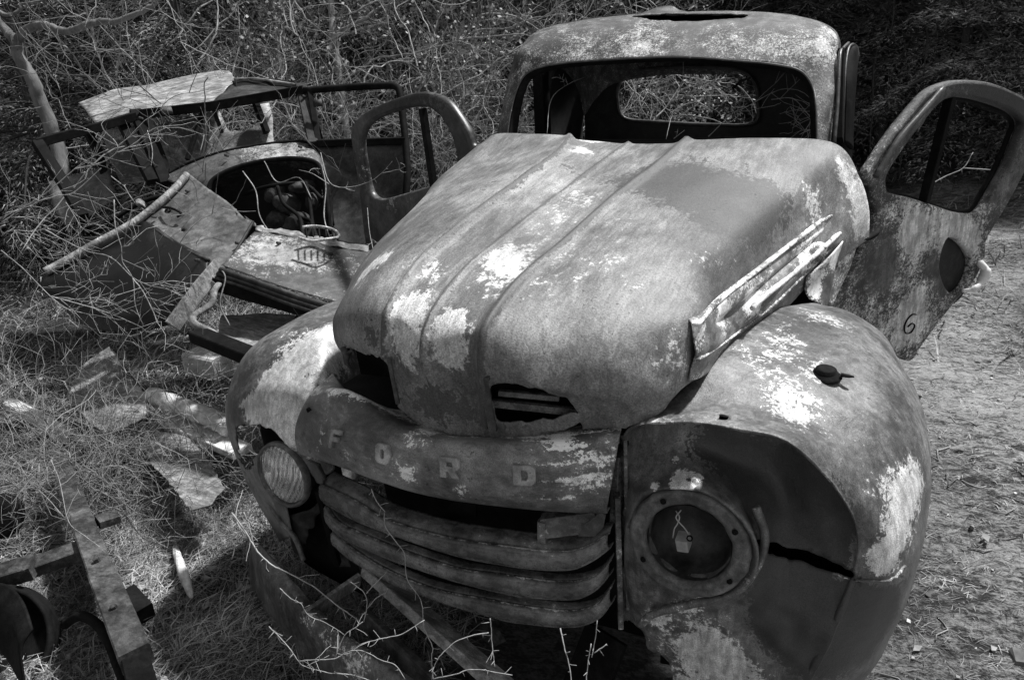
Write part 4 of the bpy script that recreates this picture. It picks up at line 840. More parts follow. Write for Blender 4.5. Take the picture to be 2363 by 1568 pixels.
# evergreens: trunk and crown of many small needles
def conifer(name, seed, H, droop, dens, mat, spread=.42):
    rng = np.random.default_rng(seed); m = MB(); V = []; Fq = []; nv = 0
    m.tube([(0, 0, -.1), (.02, 0, H * .3), (0, .03, H * .65), (0, 0, H)], [.11 * H / 5, .085 * H / 5, .05 * H / 5, .008], 8)
    zz = .12 * H
    while zz < H * .98:
        f = 1 - zz / H
        for b_ in range(rng.integers(4, 7)):
            a = rng.uniform(0, 6.28); L = H * spread * (f ** .75) * rng.uniform(.55, 1.1) + .12; dirr = np.array([math.cos(a), math.sin(a), rng.uniform(-.05, .35)])
            P = [np.array([0, 0, zz])]; d = dirr / np.linalg.norm(dirr); n = max(3, int(L / .18))
            for i in range(n): d = d + rng.normal(0, .07, 3) + np.array([0, 0, -droop]); d /= np.linalg.norm(d); P.append(P[-1] + d * L / n)
            m.tube(P, np.linspace(.012 * L + .004, .003, len(P)), 4, cap=False)
            Pa = np.array(P); cnt = int(L * dens); t = rng.uniform(.12, 1, cnt) * n; i0 = np.minimum(t.astype(int), n - 1); fr_ = (t - i0)[:, None]
            c = Pa[i0] * (1 - fr_) + Pa[i0 + 1] * fr_; dd = Pa[i0 + 1] - Pa[i0]; dd /= np.linalg.norm(dd, axis=1, keepdims=True)
            side = np.cross(dd, (0, 0, 1.)); sg = rng.choice([-1, 1], cnt)[:, None]; reach = rng.uniform(.0, 1, cnt)[:, None] ** 1.3 * (.20 + .18 * L) * (1.05 - (t / n)[:, None] * .6)
            c = c + side * sg * reach + rng.normal(0, .03, (cnt, 3)) + np.array([0, 0, -1]) * reach * .35
            ax = side * sg * .8 + dd * .7 + rng.normal(0, .35, (cnt, 3)); ax /= np.linalg.norm(ax, axis=1, keepdims=True)
            wv = np.cross(ax, rng.normal(0, 1, (cnt, 3))); wv /= np.linalg.norm(wv, axis=1, keepdims=True); ln = rng.uniform(.03, .08, cnt)[:, None]; wd = rng.uniform(.003, .008, cnt)[:, None]
            V.append(np.stack([c - wv * wd, c + wv * wd, c + ax * ln], 1).reshape(-1, 3))
        zz += H * .045
    V = np.concatenate(V); Fq = np.arange(len(V)).reshape(-1, 3)
    tm = bpy.data.meshes.new('trunk'); tm.from_pydata([tuple(v) for v in np.concatenate(m.V).tolist()], [], m.F); tm.materials.append(MT['darkbark']); tm.polygons.foreach_set('use_smooth', [True] * len(tm.polygons))
    return tm, fast_mesh('crown', V, Fq, mat, 3)
CON = [conifer('a', 31, 5.5, .10, 230, MT['needle']), conifer('b', 32, 4.2, .05, 260, MT['needle'], .5), conifer('c', 33, 6.5, .12, 200, MT['needle'], .34)]
CON2 = []
for tm_, cm_ in CON:
    c2 = cm_.copy(); c2.materials.clear(); c2.materials.append(MT['needlelift']); CON2.append((tm_, c2))
def tree(name, x, y, s, a, k, label, group):
    e = bpy.data.objects.new(name, None); S.collection.objects.link(e); e.location = (x, y, ground_z(x, y)); e.rotation_euler = (0, 0, a); e.scale = (s, s, s); e.empty_display_size = .2
    tag(e, label, 'tree', group)
    for nm, me in zip(('trunk', 'crown'), (CON2 if 'right of the cab' in label else CON)[k]):
        o = bpy.data.objects.new(nm, me); S.collection.objects.link(o); o.parent = e
    return e
rt = random.Random(9)
for u in range(-350, 2000, 105):
    for d in (9.5, 12.5, 16):
        x, y = groundpt(u + rt.uniform(-50, 50), d + rt.uniform(-1.2, 1.2)); tree('evergreen_tree', x, y, rt.uniform(.8, 1.15) * (1 if d < 15 else 1.3), rt.uniform(0, 6.3), rt.randrange(3), 'dark evergreen standing in the woods behind the brush', 'evergreens behind the brush')
for u, d, s in ((-120, 7.2, .8), (60, 7.6, .8), (230, 7.0, .75), (400, 7.8, .8), (560, 7.2, .7), (700, 8, .8), (-250, 6.4, .8), (2040, 8.6, .95), (2140, 8.0, .8), (2240, 8.4, .9), (2340, 7.9, .85), (2430, 7.6, .9), (2190, 10, 1.1), (2090, 11, 1.2), (2300, 10.5, 1.2), (2400, 10, 1.1), (2500, 9, 1.1), (2000, 10.5, 1.1), (2560, 7.5, .9), (2650, 8.5, 1.), (2800, 5.6, .8), (3000, 6.0, .9), (2700, 6.6, .8), (3300, 5.2, .8)):  # last four stand out of frame, added to cast shade on the ground
    x, y = groundpt(u, d); tree('evergreen_tree', x, y, s, rt.uniform(0, 6.3), rt.randrange(3), 'dark drooping evergreen at the shaded edge of the woods, right of the cab', 'evergreens right of the cab and added out of frame')
# far woods: one mass
V = []; n = 60000; ths = RNG.uniform(R(-75), R(75), n); rr2 = RNG.uniform(18, 26, n); zz = RNG.uniform(0, 1, n) ** 1.1 * 9
yaw = AY
cx = -np.sin(ths + yaw) * rr2 + CAM[0]; cy = np.cos(ths + yaw) * rr2 + CAM[1]
keepm = np.array([mnoise.noise(Vector((a * .35, b_ * .35, c * .5))) > -.22 for a, b_, c in zip(cx, cy, zz)])
cx, cy, zz = cx[keepm], cy[keepm], zz[keepm]; c = np.c_[cx, cy, zz + 1.0]; n = len(c); d1 = RNG.normal(0, 1, (n, 3)); d1 /= np.linalg.norm(d1, axis=1, keepdims=True); d2 = np.cross(d1, RNG.normal(0, 1, (n, 3))); d2 /= np.linalg.norm(d2, axis=1, keepdims=True); s = RNG.uniform(.08, .28, n)[:, None]
V = np.stack([c - d1 * s, c + d2 * s * .5, c + d1 * s, c - d2 * s * .5], 1).reshape(-1, 3)
o = bpy.data.objects.new('far_woods', fast_mesh('far_woods', V, np.arange(len(V)).reshape(-1, 4), MT['needle'], 4)); S.collection.objects.link(o); tag(o, 'distant mass of woodland foliage behind everything', 'woods', kind='stuff')

# leafy sprays catching the light among the branches
def leafy(seed, n, R_, mat):
    rng = np.random.default_rng(seed); m = MB(); L = []
    for s in range(5):
        a = rng.uniform(0, 6.28); grow(m, (0, 0, -.05), (math.cos(a) * .5, math.sin(a) * .5, 1), R_ * rng.uniform(.8, 1.2), .012, 2, rng, 4, .25, 0, (3, 5))
    V = np.concatenate(m.V); k = rng.integers(0, len(V), n); k = k[V[k][:, 2] > R_ * .45]; c = V[k] + rng.normal(0, .05, (len(k), 3)); n = len(c)
    d1 = rng.normal(0, 1, (n, 3)); d1 /= np.linalg.norm(d1, axis=1, keepdims=True); d2 = np.cross(d1, rng.normal(0, 1, (n, 3))); d2 /= np.linalg.norm(d2, axis=1, keepdims=True); s = rng.uniform(.012, .032, n)[:, None]
    LV = np.stack([c - d1 * s, c + d2 * s * .6, c + d1 * s, c - d2 * s * .6], 1).reshape(-1, 3)
    tm = bpy.data.meshes.new('stems'); tm.from_pydata([tuple(v) for v in V.tolist()], [], m.F); tm.materials.append(MT['bark'])
    return tm, fast_mesh('leaves', LV, np.arange(len(LV)).reshape(-1, 4), mat, 4)
LE = leafy(41, 2600, 2.4, MT['needlelit'])
for u, d, s in ((860, 7.6, .95), (960, 8.2, 1.0), (1040, 7.8, .95), (1180, 8.4, 1.), (1260, 9, 1.1), (640, 8, .9), (1420, 9, 1), (1080, 6.6, .7), (700, 6.8, .75), (1330, 7.2, .7), (480, 8.4, .9), (1540, 7.4, .65)):
    x, y = groundpt(u, d); e = bpy.data.objects.new('leafy_shrub', None); S.collection.objects.link(e); e.location = (x, y, ground_z(x, y)); e.rotation_euler = (0, 0, rs.uniform(0, 6.3)); e.scale = (s, s, s); tag(e, 'shrub with small sunlit leaves in front of the evergreens', 'shrub', 'leafy shrubs in front of the evergreens')
    for nm, me in zip(('stems', 'leaves'), LE):
        o = bpy.data.objects.new(nm, me); S.collection.objects.link(o); o.parent = e

def sapling(name, paths, mat, label, cat, twigs=6, seed=1, tl=.5, depth=1, group=None, thorn=False, tr=.003, kink=.3, smooth=6):
    """stems drawn as 3D polylines of (u, v, distance, radius), with twigs grown from them"""
    rng = np.random.default_rng(seed); m = MB()
    for pth in paths:
        Q = np.array([list(U(a, b_, d=c)) + [r] for a, b_, c, r in pth]); Q = cr(Q, smooth); P = Q[:, :3] + rng.normal(0, .003, (len(Q), 3)) * (Q[:, 3:] * 60).clip(.1, 1)
        m.tube(P, np.maximum(Q[:, 3], .0008), 7)
        T = np.gradient(P, axis=0); T /= np.linalg.norm(T, axis=1, keepdims=True)
        for k in range(twigs):
            i = rng.integers(1, len(P)); s = rng.normal(0, 1, 3); s -= T[i] * np.dot(s, T[i]); s /= np.linalg.norm(s)
            grow(m, P[i], T[i] * .7 + s, tl * rng.uniform(.4, 1), min(tr, Q[i, 3] * .6), depth, rng, 4, kink, 0, (2, 4), .05, .0009)
        if thorn:
            for i in range(2, len(P), 5):
                s = rng.normal(0, 1, 3); s -= T[i] * np.dot(s, T[i]); s /= np.linalg.norm(s); L = rng.uniform(.006, .018); m.tube([P[i], P[i] + s * L], [.0009, .0004], 4)
    o = m.build(name, mat); return tag(o, label, cat, group)
sapling('leaning_tree', [[(175,500,4.6,.045), (150,420,4.6,.045), (130,330,4.6,.045), (95,240,4.55,.043), (72,180,4.5,.04), (42,130,4.5,.036), (36,96,4.5,.034), (12,70,4.5,.026), (-15,35,4.5,.022)],
    [(36,96,4.5,.028), (62,68,4.45,.026), (100,58,4.4,.024), (150,73,4.35,.022), (190,62,4.3,.021), (225,50,4.3,.02), (262,50,4.3,.018), (305,36,4.3,.016), (345,18,4.3,.014), (375,-8,4.3,.012)],
    [(-10,25,4.4,.012), (20,35,4.4,.012), (45,24,4.4,.011), (50,10,4.4,.009), (80,5,4.4,.007), (118,-5,4.4,.006)]], MT['bark'], 'leaning grey tree with one long bent branch over the wrecked car roof', 'tree', 5, 3, .5, 2)
sapling('slim_tree', [[(830,480,6.2,.035), (812,380,6.2,.034), (797,290,6.2,.033), (785,190,6.2,.03), (771,90,6.2,.03), (765,20,6.2,.028), (758,-60,6.2,.025)], [(775,78,6.2,.02), (805,62,6.1,.018), (840,45,6.0,.015), (868,22,6.0,.01), (905,8,6,.006)], [(772,80,6.2,.012), (800,78,6.1,.011), (850,62,6.0,.008), (900,50,5.9,.004)]], MT['twig'], 'slim pale tree rising behind the door frame of the wrecked car', 'tree', 7, 4, .7, 2)
sapling('slim_tree', [[(668,330,6.6,.02), (655,200,6.6,.02), (640,110,6.6,.022), (628,0,6.6,.022), (622,-60,6.6,.02)]], MT['bark'], 'thin straight tree seen above the torn roof corner of the wrecked car', 'tree', 7, 5, .6, 2)
sapling('slim_tree', [[(1035,330,8.5,.06), (1030,200,8.5,.06), (1025,90,8.5,.06), (1015,-40,8.5,.06)]], MT['bark'], 'thick grey trunk at the top, midway between wrecked car and truck cab', 'tree', 6, 6, .8, 2)
sapling('slim_tree', [[(1120,420,6.8,.03), (1110,300,6.8,.028), (1085,240,6.8,.026), (1090,130,6.8,.024), (1105,60,6.8,.02), (1112,-30,6.8,.018)]], MT['darkbark'], 'dark crooked tree just left of the truck cab', 'tree', 8, 7, .6, 2)
sapling('slim_tree', [[(470,150,6.6,.02), (483,110,6.6,.022), (474,60,6.6,.02), (440,10,6.6,.018), (420,-40,6.6,.015)]], MT['bark'], 'thin tree bending right above the bright roof of the wrecked car', 'tree', 9, 8, .6, 2)
sapling('slim_tree', [[(2035,330,7.6,.06), (2030,220,7.6,.065), (2022,110,7.6,.065), (2040,40,7.6,.05), (2060,-30,7.6,.045)], [(2028,130,7.6,.02), (2000,122,7.5,.018), (1985,120,7.4,.012)], [(2030,60,7.6,.03), (2080,64,7.6,.02), (2160,62,7.5,.018), (2260,35,7.4,.015), (2380,-5,7.3,.01)]], MT['darkbark'], 'dark trunk with sagging branches right of the truck cab', 'tree', 0, 9, .5, 2)
sapling('dead_branch', [[(2117,305,6,.006), (2140,260,6,.010), (2168,200,6.1,.016)]], MT['bark'], 'short broken stick leaning in the dark behind the right door', 'branch', 0, 3)
def long_branches(seed, n, label, umin, umax, vmin, vmax, dmin, dmax, L, group, name='arching_branch', mat=None, r=.007):
    rg = np.random.default_rng(seed)
    for k in range(n):
        u, v, d = rg.uniform(umin, umax), rg.uniform(vmin, vmax), rg.uniform(dmin, dmax); p = U(u, v, d=d); m = MB()
        a = rg.uniform(0, 6.28); dr_ = np.array([math.cos(a), abs(math.sin(a)) * .8 + .2, rg.uniform(.1, .8)]); grow(m, (0, 0, 0), dr_, L * rg.uniform(.6, 1.2), r, 3, rg, 5, .26, .02, (3, 5), .06)
        o = m.build(name, mat or MT['twig'], None); o.location = tuple(p); tag(o, label, 'branch', group)
long_branches(13, 12, 'long pale limb curving through the brush above the door frames', 380, 1150, 10, 230, 5.4, 6.6, 2.0, 'pale limbs above the door frames', r=.009)
long_branches(3, 12, 'long bare branch arching through the brush behind the wrecked car', 330, 1180, 20, 260, 4.9, 6.5, 1.6, 'branches arching over the brush')
long_branches(8, 5, 'bare pale branch seen through the cab rear window', 1450, 1600, 160, 300, 4.8, 6, .7, 'branches behind the rear window')
long_branches(5, 10, 'thin bare branch in the thicket at the left edge', -20, 330, 20, 480, 5.0, 6.4, 1.0, 'branches at the left edge', r=.005)

# ================================================================== WRECKED CAR
wreck = thing('wrecked_car', 'dark gutted old car leaning left of the truck, roof torn and its window frames empty', 'car', tuple(U(480, 650, d=3.6)))
def D(u, v, d): return U(u, v, d=d)
def dn(name, rows, mat, **k):
    k.setdefault('nu', 8); k.setdefault('nv', 8); par = k.pop('parent', wreck)
    return net(name, [[D(*e) for e in r] for r in rows], mat, par, **k)
def db(name, segs, w, h, mat, up=(0, 0, 1), parent=wreck, wear=0.):
    m = MB()
    for a, b_ in segs: m.beam(D(*a), D(*b_), w, h, up)
    return m.build(name, mat, parent, False, wear)
def dt(name, pts, r, mat, n=8, k=8, parent=wreck, flat=1., wear=0.):
    m = MB(); m.tube(cr([D(*e) for e in pts], n), r, k, flat=flat); return m.build(name, mat, parent, True, wear)
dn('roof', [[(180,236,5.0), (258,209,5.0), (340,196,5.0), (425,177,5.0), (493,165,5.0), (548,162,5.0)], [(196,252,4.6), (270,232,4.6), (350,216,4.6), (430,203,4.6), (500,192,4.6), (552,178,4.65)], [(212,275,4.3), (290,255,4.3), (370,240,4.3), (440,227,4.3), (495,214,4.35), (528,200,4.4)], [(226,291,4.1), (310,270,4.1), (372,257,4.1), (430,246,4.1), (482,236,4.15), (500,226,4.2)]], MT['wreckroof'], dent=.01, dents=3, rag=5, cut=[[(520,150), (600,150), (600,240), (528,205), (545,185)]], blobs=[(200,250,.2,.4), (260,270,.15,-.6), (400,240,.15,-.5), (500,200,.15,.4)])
dn('roof', [[(540,186,4.6), (580,182,4.6), (640,184,4.6), (697,196,4.5)], [(520,206,4.35), (580,204,4.35), (640,203,4.35), (695,204,4.35)], [(486,240,4.1), (560,229,4.1), (630,218,4.1), (690,211,4.1)]], MT['wreck'], dent=.008, dents=4)
dn('torn_roof_edge', [[(535,188,4.5), (580,180,4.5), (640,183,4.45), (700,194,4.4)], [(545,200,4.4), (590,198,4.4), (640,199,4.4), (692,204,4.35)], [(560,206,4.45), (600,207,4.45), (640,206,4.45), (685,206,4.4)]], MT['black'], dent=.012, dents=6)
dt('roof_lip', [(540,183,4.45), (590,182,4.45), (640,189,4.4), (690,197,4.35)], .008, MT['wreckroof'])
db('windshield_header', [((325,263,4.0), (480,246,4.0)), ((476,247,4.0), (700,208,4.0))], .035, .05, MT['black'])
dt('roof_drip_rail', [(225,293,4.02), (320,270,4.0), (420,250,4.0), (480,240,4.0)], .009, MT['wreck'])
db('door_pillar', [((312,258,4.02), (383,424,3.92))], .06, .05, MT['black']); db('door_pillar', [((336,262,4.1), (398,420,3.98))], .03, .04, MT['black'])
db('door_pillar', [((694,200,4.05), (724,335,3.9))], .055, .06, MT['wreck']); db('door_pillar', [((712,206,4.12), (742,330,3.98))], .025, .04, MT['black'])
# left door swung open
ld = db('side_door', [((282,282,3.95), (352,420,3.85))], .055, .045, MT['black'])
db('door_window_frame', [((84,330,3.6), (222,294,3.8)), ((218,296,3.8), (312,268,3.95))], .04, .045, MT['black'], parent=ld)
db('door_window_frame', [((86,328,3.6), (145,420,3.55)), ((144,418,3.55), (192,500,3.5))], .05, .04, MT['black'], parent=ld)
db('door_window_frame', [((202,305,4.5), (228,352,4.5)), ((228,350,4.5), (242,405,4.5))], .045, .04, MT['black'], parent=ld)
dn('quarter_panel', [[(110,420,4.5), (180,400,4.5), (250,385,4.5)], [(120,470,4.4), (180,450,4.4), (262,430,4.4)], [(150,520,4.3), (200,500,4.3), (270,455,4.3)]], MT['hoodsheet'], dent=.012, rag=8, blobs=[(180,440,.3,-.3)])
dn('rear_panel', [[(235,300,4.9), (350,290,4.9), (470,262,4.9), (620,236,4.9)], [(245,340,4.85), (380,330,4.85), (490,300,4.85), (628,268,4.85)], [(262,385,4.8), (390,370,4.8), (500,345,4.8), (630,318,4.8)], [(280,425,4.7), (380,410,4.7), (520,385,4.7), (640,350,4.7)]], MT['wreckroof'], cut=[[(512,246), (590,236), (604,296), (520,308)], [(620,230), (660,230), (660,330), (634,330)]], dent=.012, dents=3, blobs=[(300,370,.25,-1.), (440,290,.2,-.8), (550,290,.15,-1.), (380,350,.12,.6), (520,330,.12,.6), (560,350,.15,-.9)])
db('rear_post', [((586,228,4.8), (616,306,4.8))], .035, .05, MT['black']); db('rear_post', [((470,255,4.2), (432,368,4.1))], .025, .02, MT['black']); db('rear_post', [((492,250,4.3), (512,306,4.3))], .02, .02, MT['wreck'])
# right door swung open
rd = db('side_door', [((716,212,4.0), (735,330,3.9))], .03, .04, MT['black'])
m = MB(); m.tube(cr([D(702,209,4.0), D(780,203,3.95), D(880,198,3.85), D(910,199,3.82), D(922,212,3.8), D(928,260,3.78), D(936,330,3.75), D(940,400,3.72), D(934,480,3.7)], 6), .019, 8); m.build('door_window_frame', MT['black'], rd)
db('door_sill', [((734,330,3.9), (938,324,3.75))], .035, .035, MT['black'], parent=rd)
dn('door_skin', [[(732,338,3.9), (800,337,3.86), (870,334,3.8), (940,330,3.75)], [(738,400,3.85), (800,405,3.82), (870,405,3.78), (940,400,3.72)], [(752,480,3.8), (810,490,3.78), (880,490,3.74), (938,490,3.7)], [(780,560,3.7), (830,570,3.7), (880,570,3.68), (930,560,3.66)]], MT['wreck'], parent=rd, dent=.006)
# cowl, firewall and engine bay
out_ = [(372,412,3.95), (430,380,3.95), (510,352,3.95), (600,335,3.95), (682,327,3.95), (722,337,3.93), (746,372,3.88), (758,430,3.82), (768,520,3.75)]
mid_ = [(420,428,3.8), (462,400,3.82), (525,372,3.84), (606,354,3.85), (682,347,3.85), (726,356,3.83), (748,392,3.8), (758,450,3.76), (765,530,3.72)]
inn_ = [(478,450,3.72), (492,415,3.74), (542,388,3.76), (612,371,3.78), (682,366,3.78), (730,377,3.77), (748,412,3.74), (756,470,3.7), (762,540,3.68)]
dn('cowl', [out_, mid_, inn_], MT['wreckpaint'], nu=10, dent=.004, blobs=[(620,352,.25,.35), (500,380,.12,-.6), (750,450,.15,-1.)])
dt('cowl_bead', inn_, .013, MT['black']); dt('cowl_bead', out_, .010, MT['black'])
fw = [[(480,455,3.78), (494,420,3.8), (545,392,3.82), (612,376,3.84), (682,371,3.84), (728,382,3.82), (746,416,3.8)], [(500,470,3.95), (515,440,3.97), (560,425,3.98), (620,418,3.98), (680,415,3.98), (720,420,3.96), (742,440,3.9)], [(520,520,4.05), (540,500,4.05), (580,500,4.05), (620,500,4.05), (680,500,4.05), (720,500,4.02), (750,490,3.95)], [(540,580,4.1), (560,575,4.1), (590,570,4.1), (630,570,4.1), (680,570,4.1), (730,570,4.05), (765,560,3.98)]]
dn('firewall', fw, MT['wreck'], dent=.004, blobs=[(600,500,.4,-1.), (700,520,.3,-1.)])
m = MB()
for (u, v, d, r, h) in ((635,440,3.85,.04,.10), (665,470,3.8,.05,.08), (705,430,3.8,.03,.12), (722,465,3.75,.035,.06), (690,520,3.7,.06,.08), (640,510,3.8,.05,.06)):
    m.lathe(D(u, v, d), (random.uniform(-.5, .5), -1, random.uniform(-.3, .5)), [(.0005, h), (r * .6, h), (r * .8, h * .6), (r, h * .55), (r, 0), (r * 1.2, -.01), (r * .9, -.05)], 16)
eng = m.build('engine_block', MT['wreck'], wreck, True)
for pts in ([(640,430,3.7), (655,470,3.66), (690,500,3.6), (700,545,3.5)], [(705,420,3.7), (715,470,3.66), (722,520,3.6), (735,560,3.5)], [(560,450,3.8), (620,430,3.76), (700,425,3.74), (745,460,3.7)], [(690,500,3.64), (720,515,3.6), (700,560,3.5)]): dt('pipe', pts, .010, MT['black'], parent=eng)
# hood side sheet, rail, fender, post, front panel
dn('hood_panel', [[(440,404,3.75), (400,445,3.68), (362,484,3.6), (334,512,3.55)], [(482,436,3.65), (440,490,3.55), (410,520,3.5), (382,544,3.42)], [(530,470,3.55), (490,520,3.45), (460,550,3.38), (432,572,3.32)], [(560,500,3.48), (535,545,3.38), (510,580,3.28), (480,600,3.22)], [(584,514,3.42), (560,565,3.3), (535,600,3.22), (505,618,3.16)]], MT['hoodsheet'], nu=10, nv=12, dent=.005, dents=4, rag=4, cut=[[(380,482), (392,480), (398,490), (388,496), (378,492)], [(410,526), (430,528), (421,540)]], blobs=[(450,470,.1,.3), (480,560,.1,.5), (540,520,.08,.3)])
dt('hood_seam', [(338,514,3.52), (380,544,3.4), (430,576,3.3), (482,600,3.2)], .008, MT['wreck'], wear=.3)
dt('hood_edge', [(432,402,3.72), (412,426,3.68), (372,464,3.6), (310,512,3.52), (220,562,3.42), (150,602,3.36), (104,626,3.32)], .019, MT['sheet'], wear=.35)
dt('hood_latch', [(375,478,3.55), (395,480,3.5), (418,492,3.48), (410,500,3.5)], .006, MT['black'])
dt('hood_seam', [(584,512,3.42), (556,560,3.28), (530,600,3.2), (506,618,3.14)], .007, MT['wreck'])
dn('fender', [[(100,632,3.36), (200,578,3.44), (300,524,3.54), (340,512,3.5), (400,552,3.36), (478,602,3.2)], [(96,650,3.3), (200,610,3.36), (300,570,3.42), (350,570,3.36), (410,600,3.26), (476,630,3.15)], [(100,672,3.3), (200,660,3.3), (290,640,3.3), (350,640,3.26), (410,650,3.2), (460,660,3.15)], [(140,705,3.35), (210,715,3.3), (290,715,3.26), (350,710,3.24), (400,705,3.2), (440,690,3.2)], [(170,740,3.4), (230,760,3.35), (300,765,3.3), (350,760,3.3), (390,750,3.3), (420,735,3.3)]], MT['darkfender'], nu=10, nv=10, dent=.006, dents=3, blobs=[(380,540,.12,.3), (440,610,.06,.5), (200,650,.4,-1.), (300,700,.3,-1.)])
dn('running_panel', [[(118,590,3.6), (220,545,3.68), (320,495,3.76), (395,455,3.8)], [(112,618,3.45), (210,568,3.52), (310,515,3.6), (385,468,3.66)]], MT['black'], dent=.01)
dt('hood_latch_bar', [(200,540,3.66), (262,505,3.7), (330,465,3.74), (395,448,3.76)], .012, MT['black'])
db('support_post', [((508,610,3.1), (470,655,3.06)), ((472,652,3.06), (398,752,2.98))], .065, .03, MT['sheet'], (1, 0, .6), wear=-.1)
dt('hook_bracket', [(505,655,3.05), (495,670,3.02), (488,700,3.0), (466,716,2.98), (446,730,2.96), (450,748,2.95), (480,762,2.95), (504,778,2.95)], .016, MT['sheet'], flat=.6)
dn('front_panel', [[(592,530,3.4), (640,538,3.38), (700,550,3.34), (770,565,3.3), (860,578,3.25)], [(566,556,3.3), (630,570,3.28), (690,590,3.24), (760,605,3.2), (860,618,3.15)], [(540,585,3.2), (610,606,3.16), (680,632,3.12), (745,650,3.08), (840,665,3.05)], [(512,612,3.1), (590,640,3.06), (660,664,3.02), (730,684,2.98), (800,702,2.95)]], MT['wreckpaint'], nu=14, nv=14, dent=.003, blobs=[(620,590,.14,.42), (700,600,.10,.3), (600,560,.08,.3), (760,600,.1,.2), (660,640,.1,-.1), (740,650,.08,-.3)])
for k in range(3): dt('ridge_moulding', [(508 - k * 6, 622 + k * 9, 3.08), (590 - k * 4, 650 + k * 9, 3.04), (680 - k * 6, 682 + k * 9, 3.0), (790 - k * 10, 716 + k * 9, 2.94)], .013 - .002 * k, MT['wreck'])
dn('valance', [[(490,640,3.06), (580,672,3.04), (680,706,3.0), (780,738,2.94)], [(486,668,3.1), (570,694,3.08), (670,722,3.04), (770,752,2.98)]], MT['black'])
dn('floor_pan', [[(510,726,3.3), (600,722,3.3), (690,730,3.25), (760,760,3.2)], [(505,760,3.1), (590,768,3.1), (670,780,3.05), (720,800,3.)], [(520,800,2.95), (580,812,2.95), (640,815,2.9), (680,815,2.9)]], MT['sheet'], dent=.01, wear0=-.15)
db('cross_member', [((455,772,2.95), (600,830,2.7))], .07, .05, MT['black']); db('strut', [((690,730,3.1), (650,800,2.85))], .012, .03, MT['wreck'])
m = MB(); m.tube(cr([D(690,548,3.2), D(720,556,3.18), D(752,552,3.16), D(782,546,3.2), D(770,530,3.25), D(730,522,3.28), D(698,524,3.26)], 6), .007, 6); m.build('toothed_ring', MT['sheet'], wreck, wear=.6)
for k in range(5):
    dt('tooth', [(706 + k * 15, 526, 3.26), (708 + k * 15, 546, 3.2)], .004, MT['black'], 2, 5)
dn('tail_lamp', [[(312,462,3.7), (322,458,3.7), (334,466,3.7)], [(314,472,3.66), (324,470,3.62), (336,478,3.66)], [(322,478,3.7), (330,480,3.68), (340,484,3.7)]], MT['sheet'], nu=4, nv=4, wear0=.5)

for pts, r_ in (([(560,395,3.7), (590,440,3.66), (600,500,3.6), (640,560,3.5)], .003), ([(742,380,3.7), (752,430,3.66), (748,500,3.6), (765,560,3.5)], .003), ([(610,372,3.74), (640,420,3.7), (690,410,3.68), (720,460,3.66)], .0025), ([(340,300,3.98), (352,350,3.92), (345,400,3.86)], .0025), ([(500,612,3.1), (520,640,3.04), (508,700,3.0), (530,750,2.96)], .003), ([(440,260,4.05), (470,300,4.0), (462,352,3.95)], .0025)):
    dt('loose_wire', pts, r_, MT['sheet'], 6, 5)
for (u, v, d) in ((352,500,3.52), (430,440,3.66), (452,600,3.2), (545,560,3.28), (640,560,3.3), (760,585,3.2), (520,358,3.82), (690,338,3.84), (322,272,3.94), (700,222,3.98), (345,400,3.9)):
    m = MB(); m.lathe(D(u, v, d - .01), (.1, -1, .4), [(.007, -.02), (.007, .003), (.005, .005), (.0005, .006)], 7); m.build('bolt', MT['rail'], wreck, False)
dn('torn_flange', [[(590,520,3.4), (640,524,3.4), (700,536,3.36), (760,552,3.32), (850,566,3.27)], [(590,532,3.38), (640,540,3.37), (700,552,3.33), (760,566,3.29), (850,580,3.24)]], MT['sheet'], rag=12, cut=[[(610,500), (630,500), (640,532), (618,530)], [(680,510), (720,520), (735,545), (700,540)], [(780,540), (810,540), (815,566), (790,560)]], dent=.01, dents=14)
dn('torn_flange', [[(478,434,3.7), (520,462,3.58), (560,494,3.48), (588,512,3.42)], [(484,444,3.67), (524,474,3.55), (562,506,3.45), (590,520,3.40)]], MT['hoodsheet'], rag=14, cut=[[(505,440), (520,445), (530,472), (512,470)], [(545,470), (560,480), (566,505), (548,500)]], dent=.012, dents=16)
dn('hinge', [[(372,250,3.98), (396,248,3.98)], [(374,262,3.96), (398,260,3.96)]], MT['rail'], nu=2, nv=2, dent=0, thick=.02)
dn('hinge', [[(722,232,3.9), (742,230,3.9)], [(724,246,3.9), (744,244,3.9)]], MT['rail'], nu=2, nv=2, dent=0, thick=.02)

# ================================================================== LOOSE SCRAP
def scrap(name, rows, mat, label, cat, **k):
    k.setdefault('dent', .008); k.setdefault('dents', 5)
    o = net(name, [[U(a, b_, z=c + .08) for a, b_, c in r] for r in rows], mat, None, k.pop('nu', 8), k.pop('nv', 8), k.pop('thick', .003), **k); return tag(o, label, cat)
o = plate('metal_sheet', [(150,905), (172,852), (212,828), (254,806), (300,868), (346,928), (337,966), (290,986), (240,998), (205,975), (178,940)], [], U(250,900,z=.44), (-.04,-.10,1), MT['sheet'], None, .006, .0015, 1, rag=.006, wear=[(230,860,.25,.3)], cell=.03, bend=lambda x, y: .02 * np.sin(x * 6) + .015 * np.sin(y * 7)); tag(o, 'pale rusty sheet lying tilted in the brambles, upper left of the chassis rail', 'sheet')
o = MB(); o.tube([U(252,804,z=.44), U(300,868,z=.42), U(347,928,z=.40)], .010, 6); tag(o.build('edge_strip', MT['rail']), 'thin metal strip along the right edge of the pale rusty sheet', 'strip')
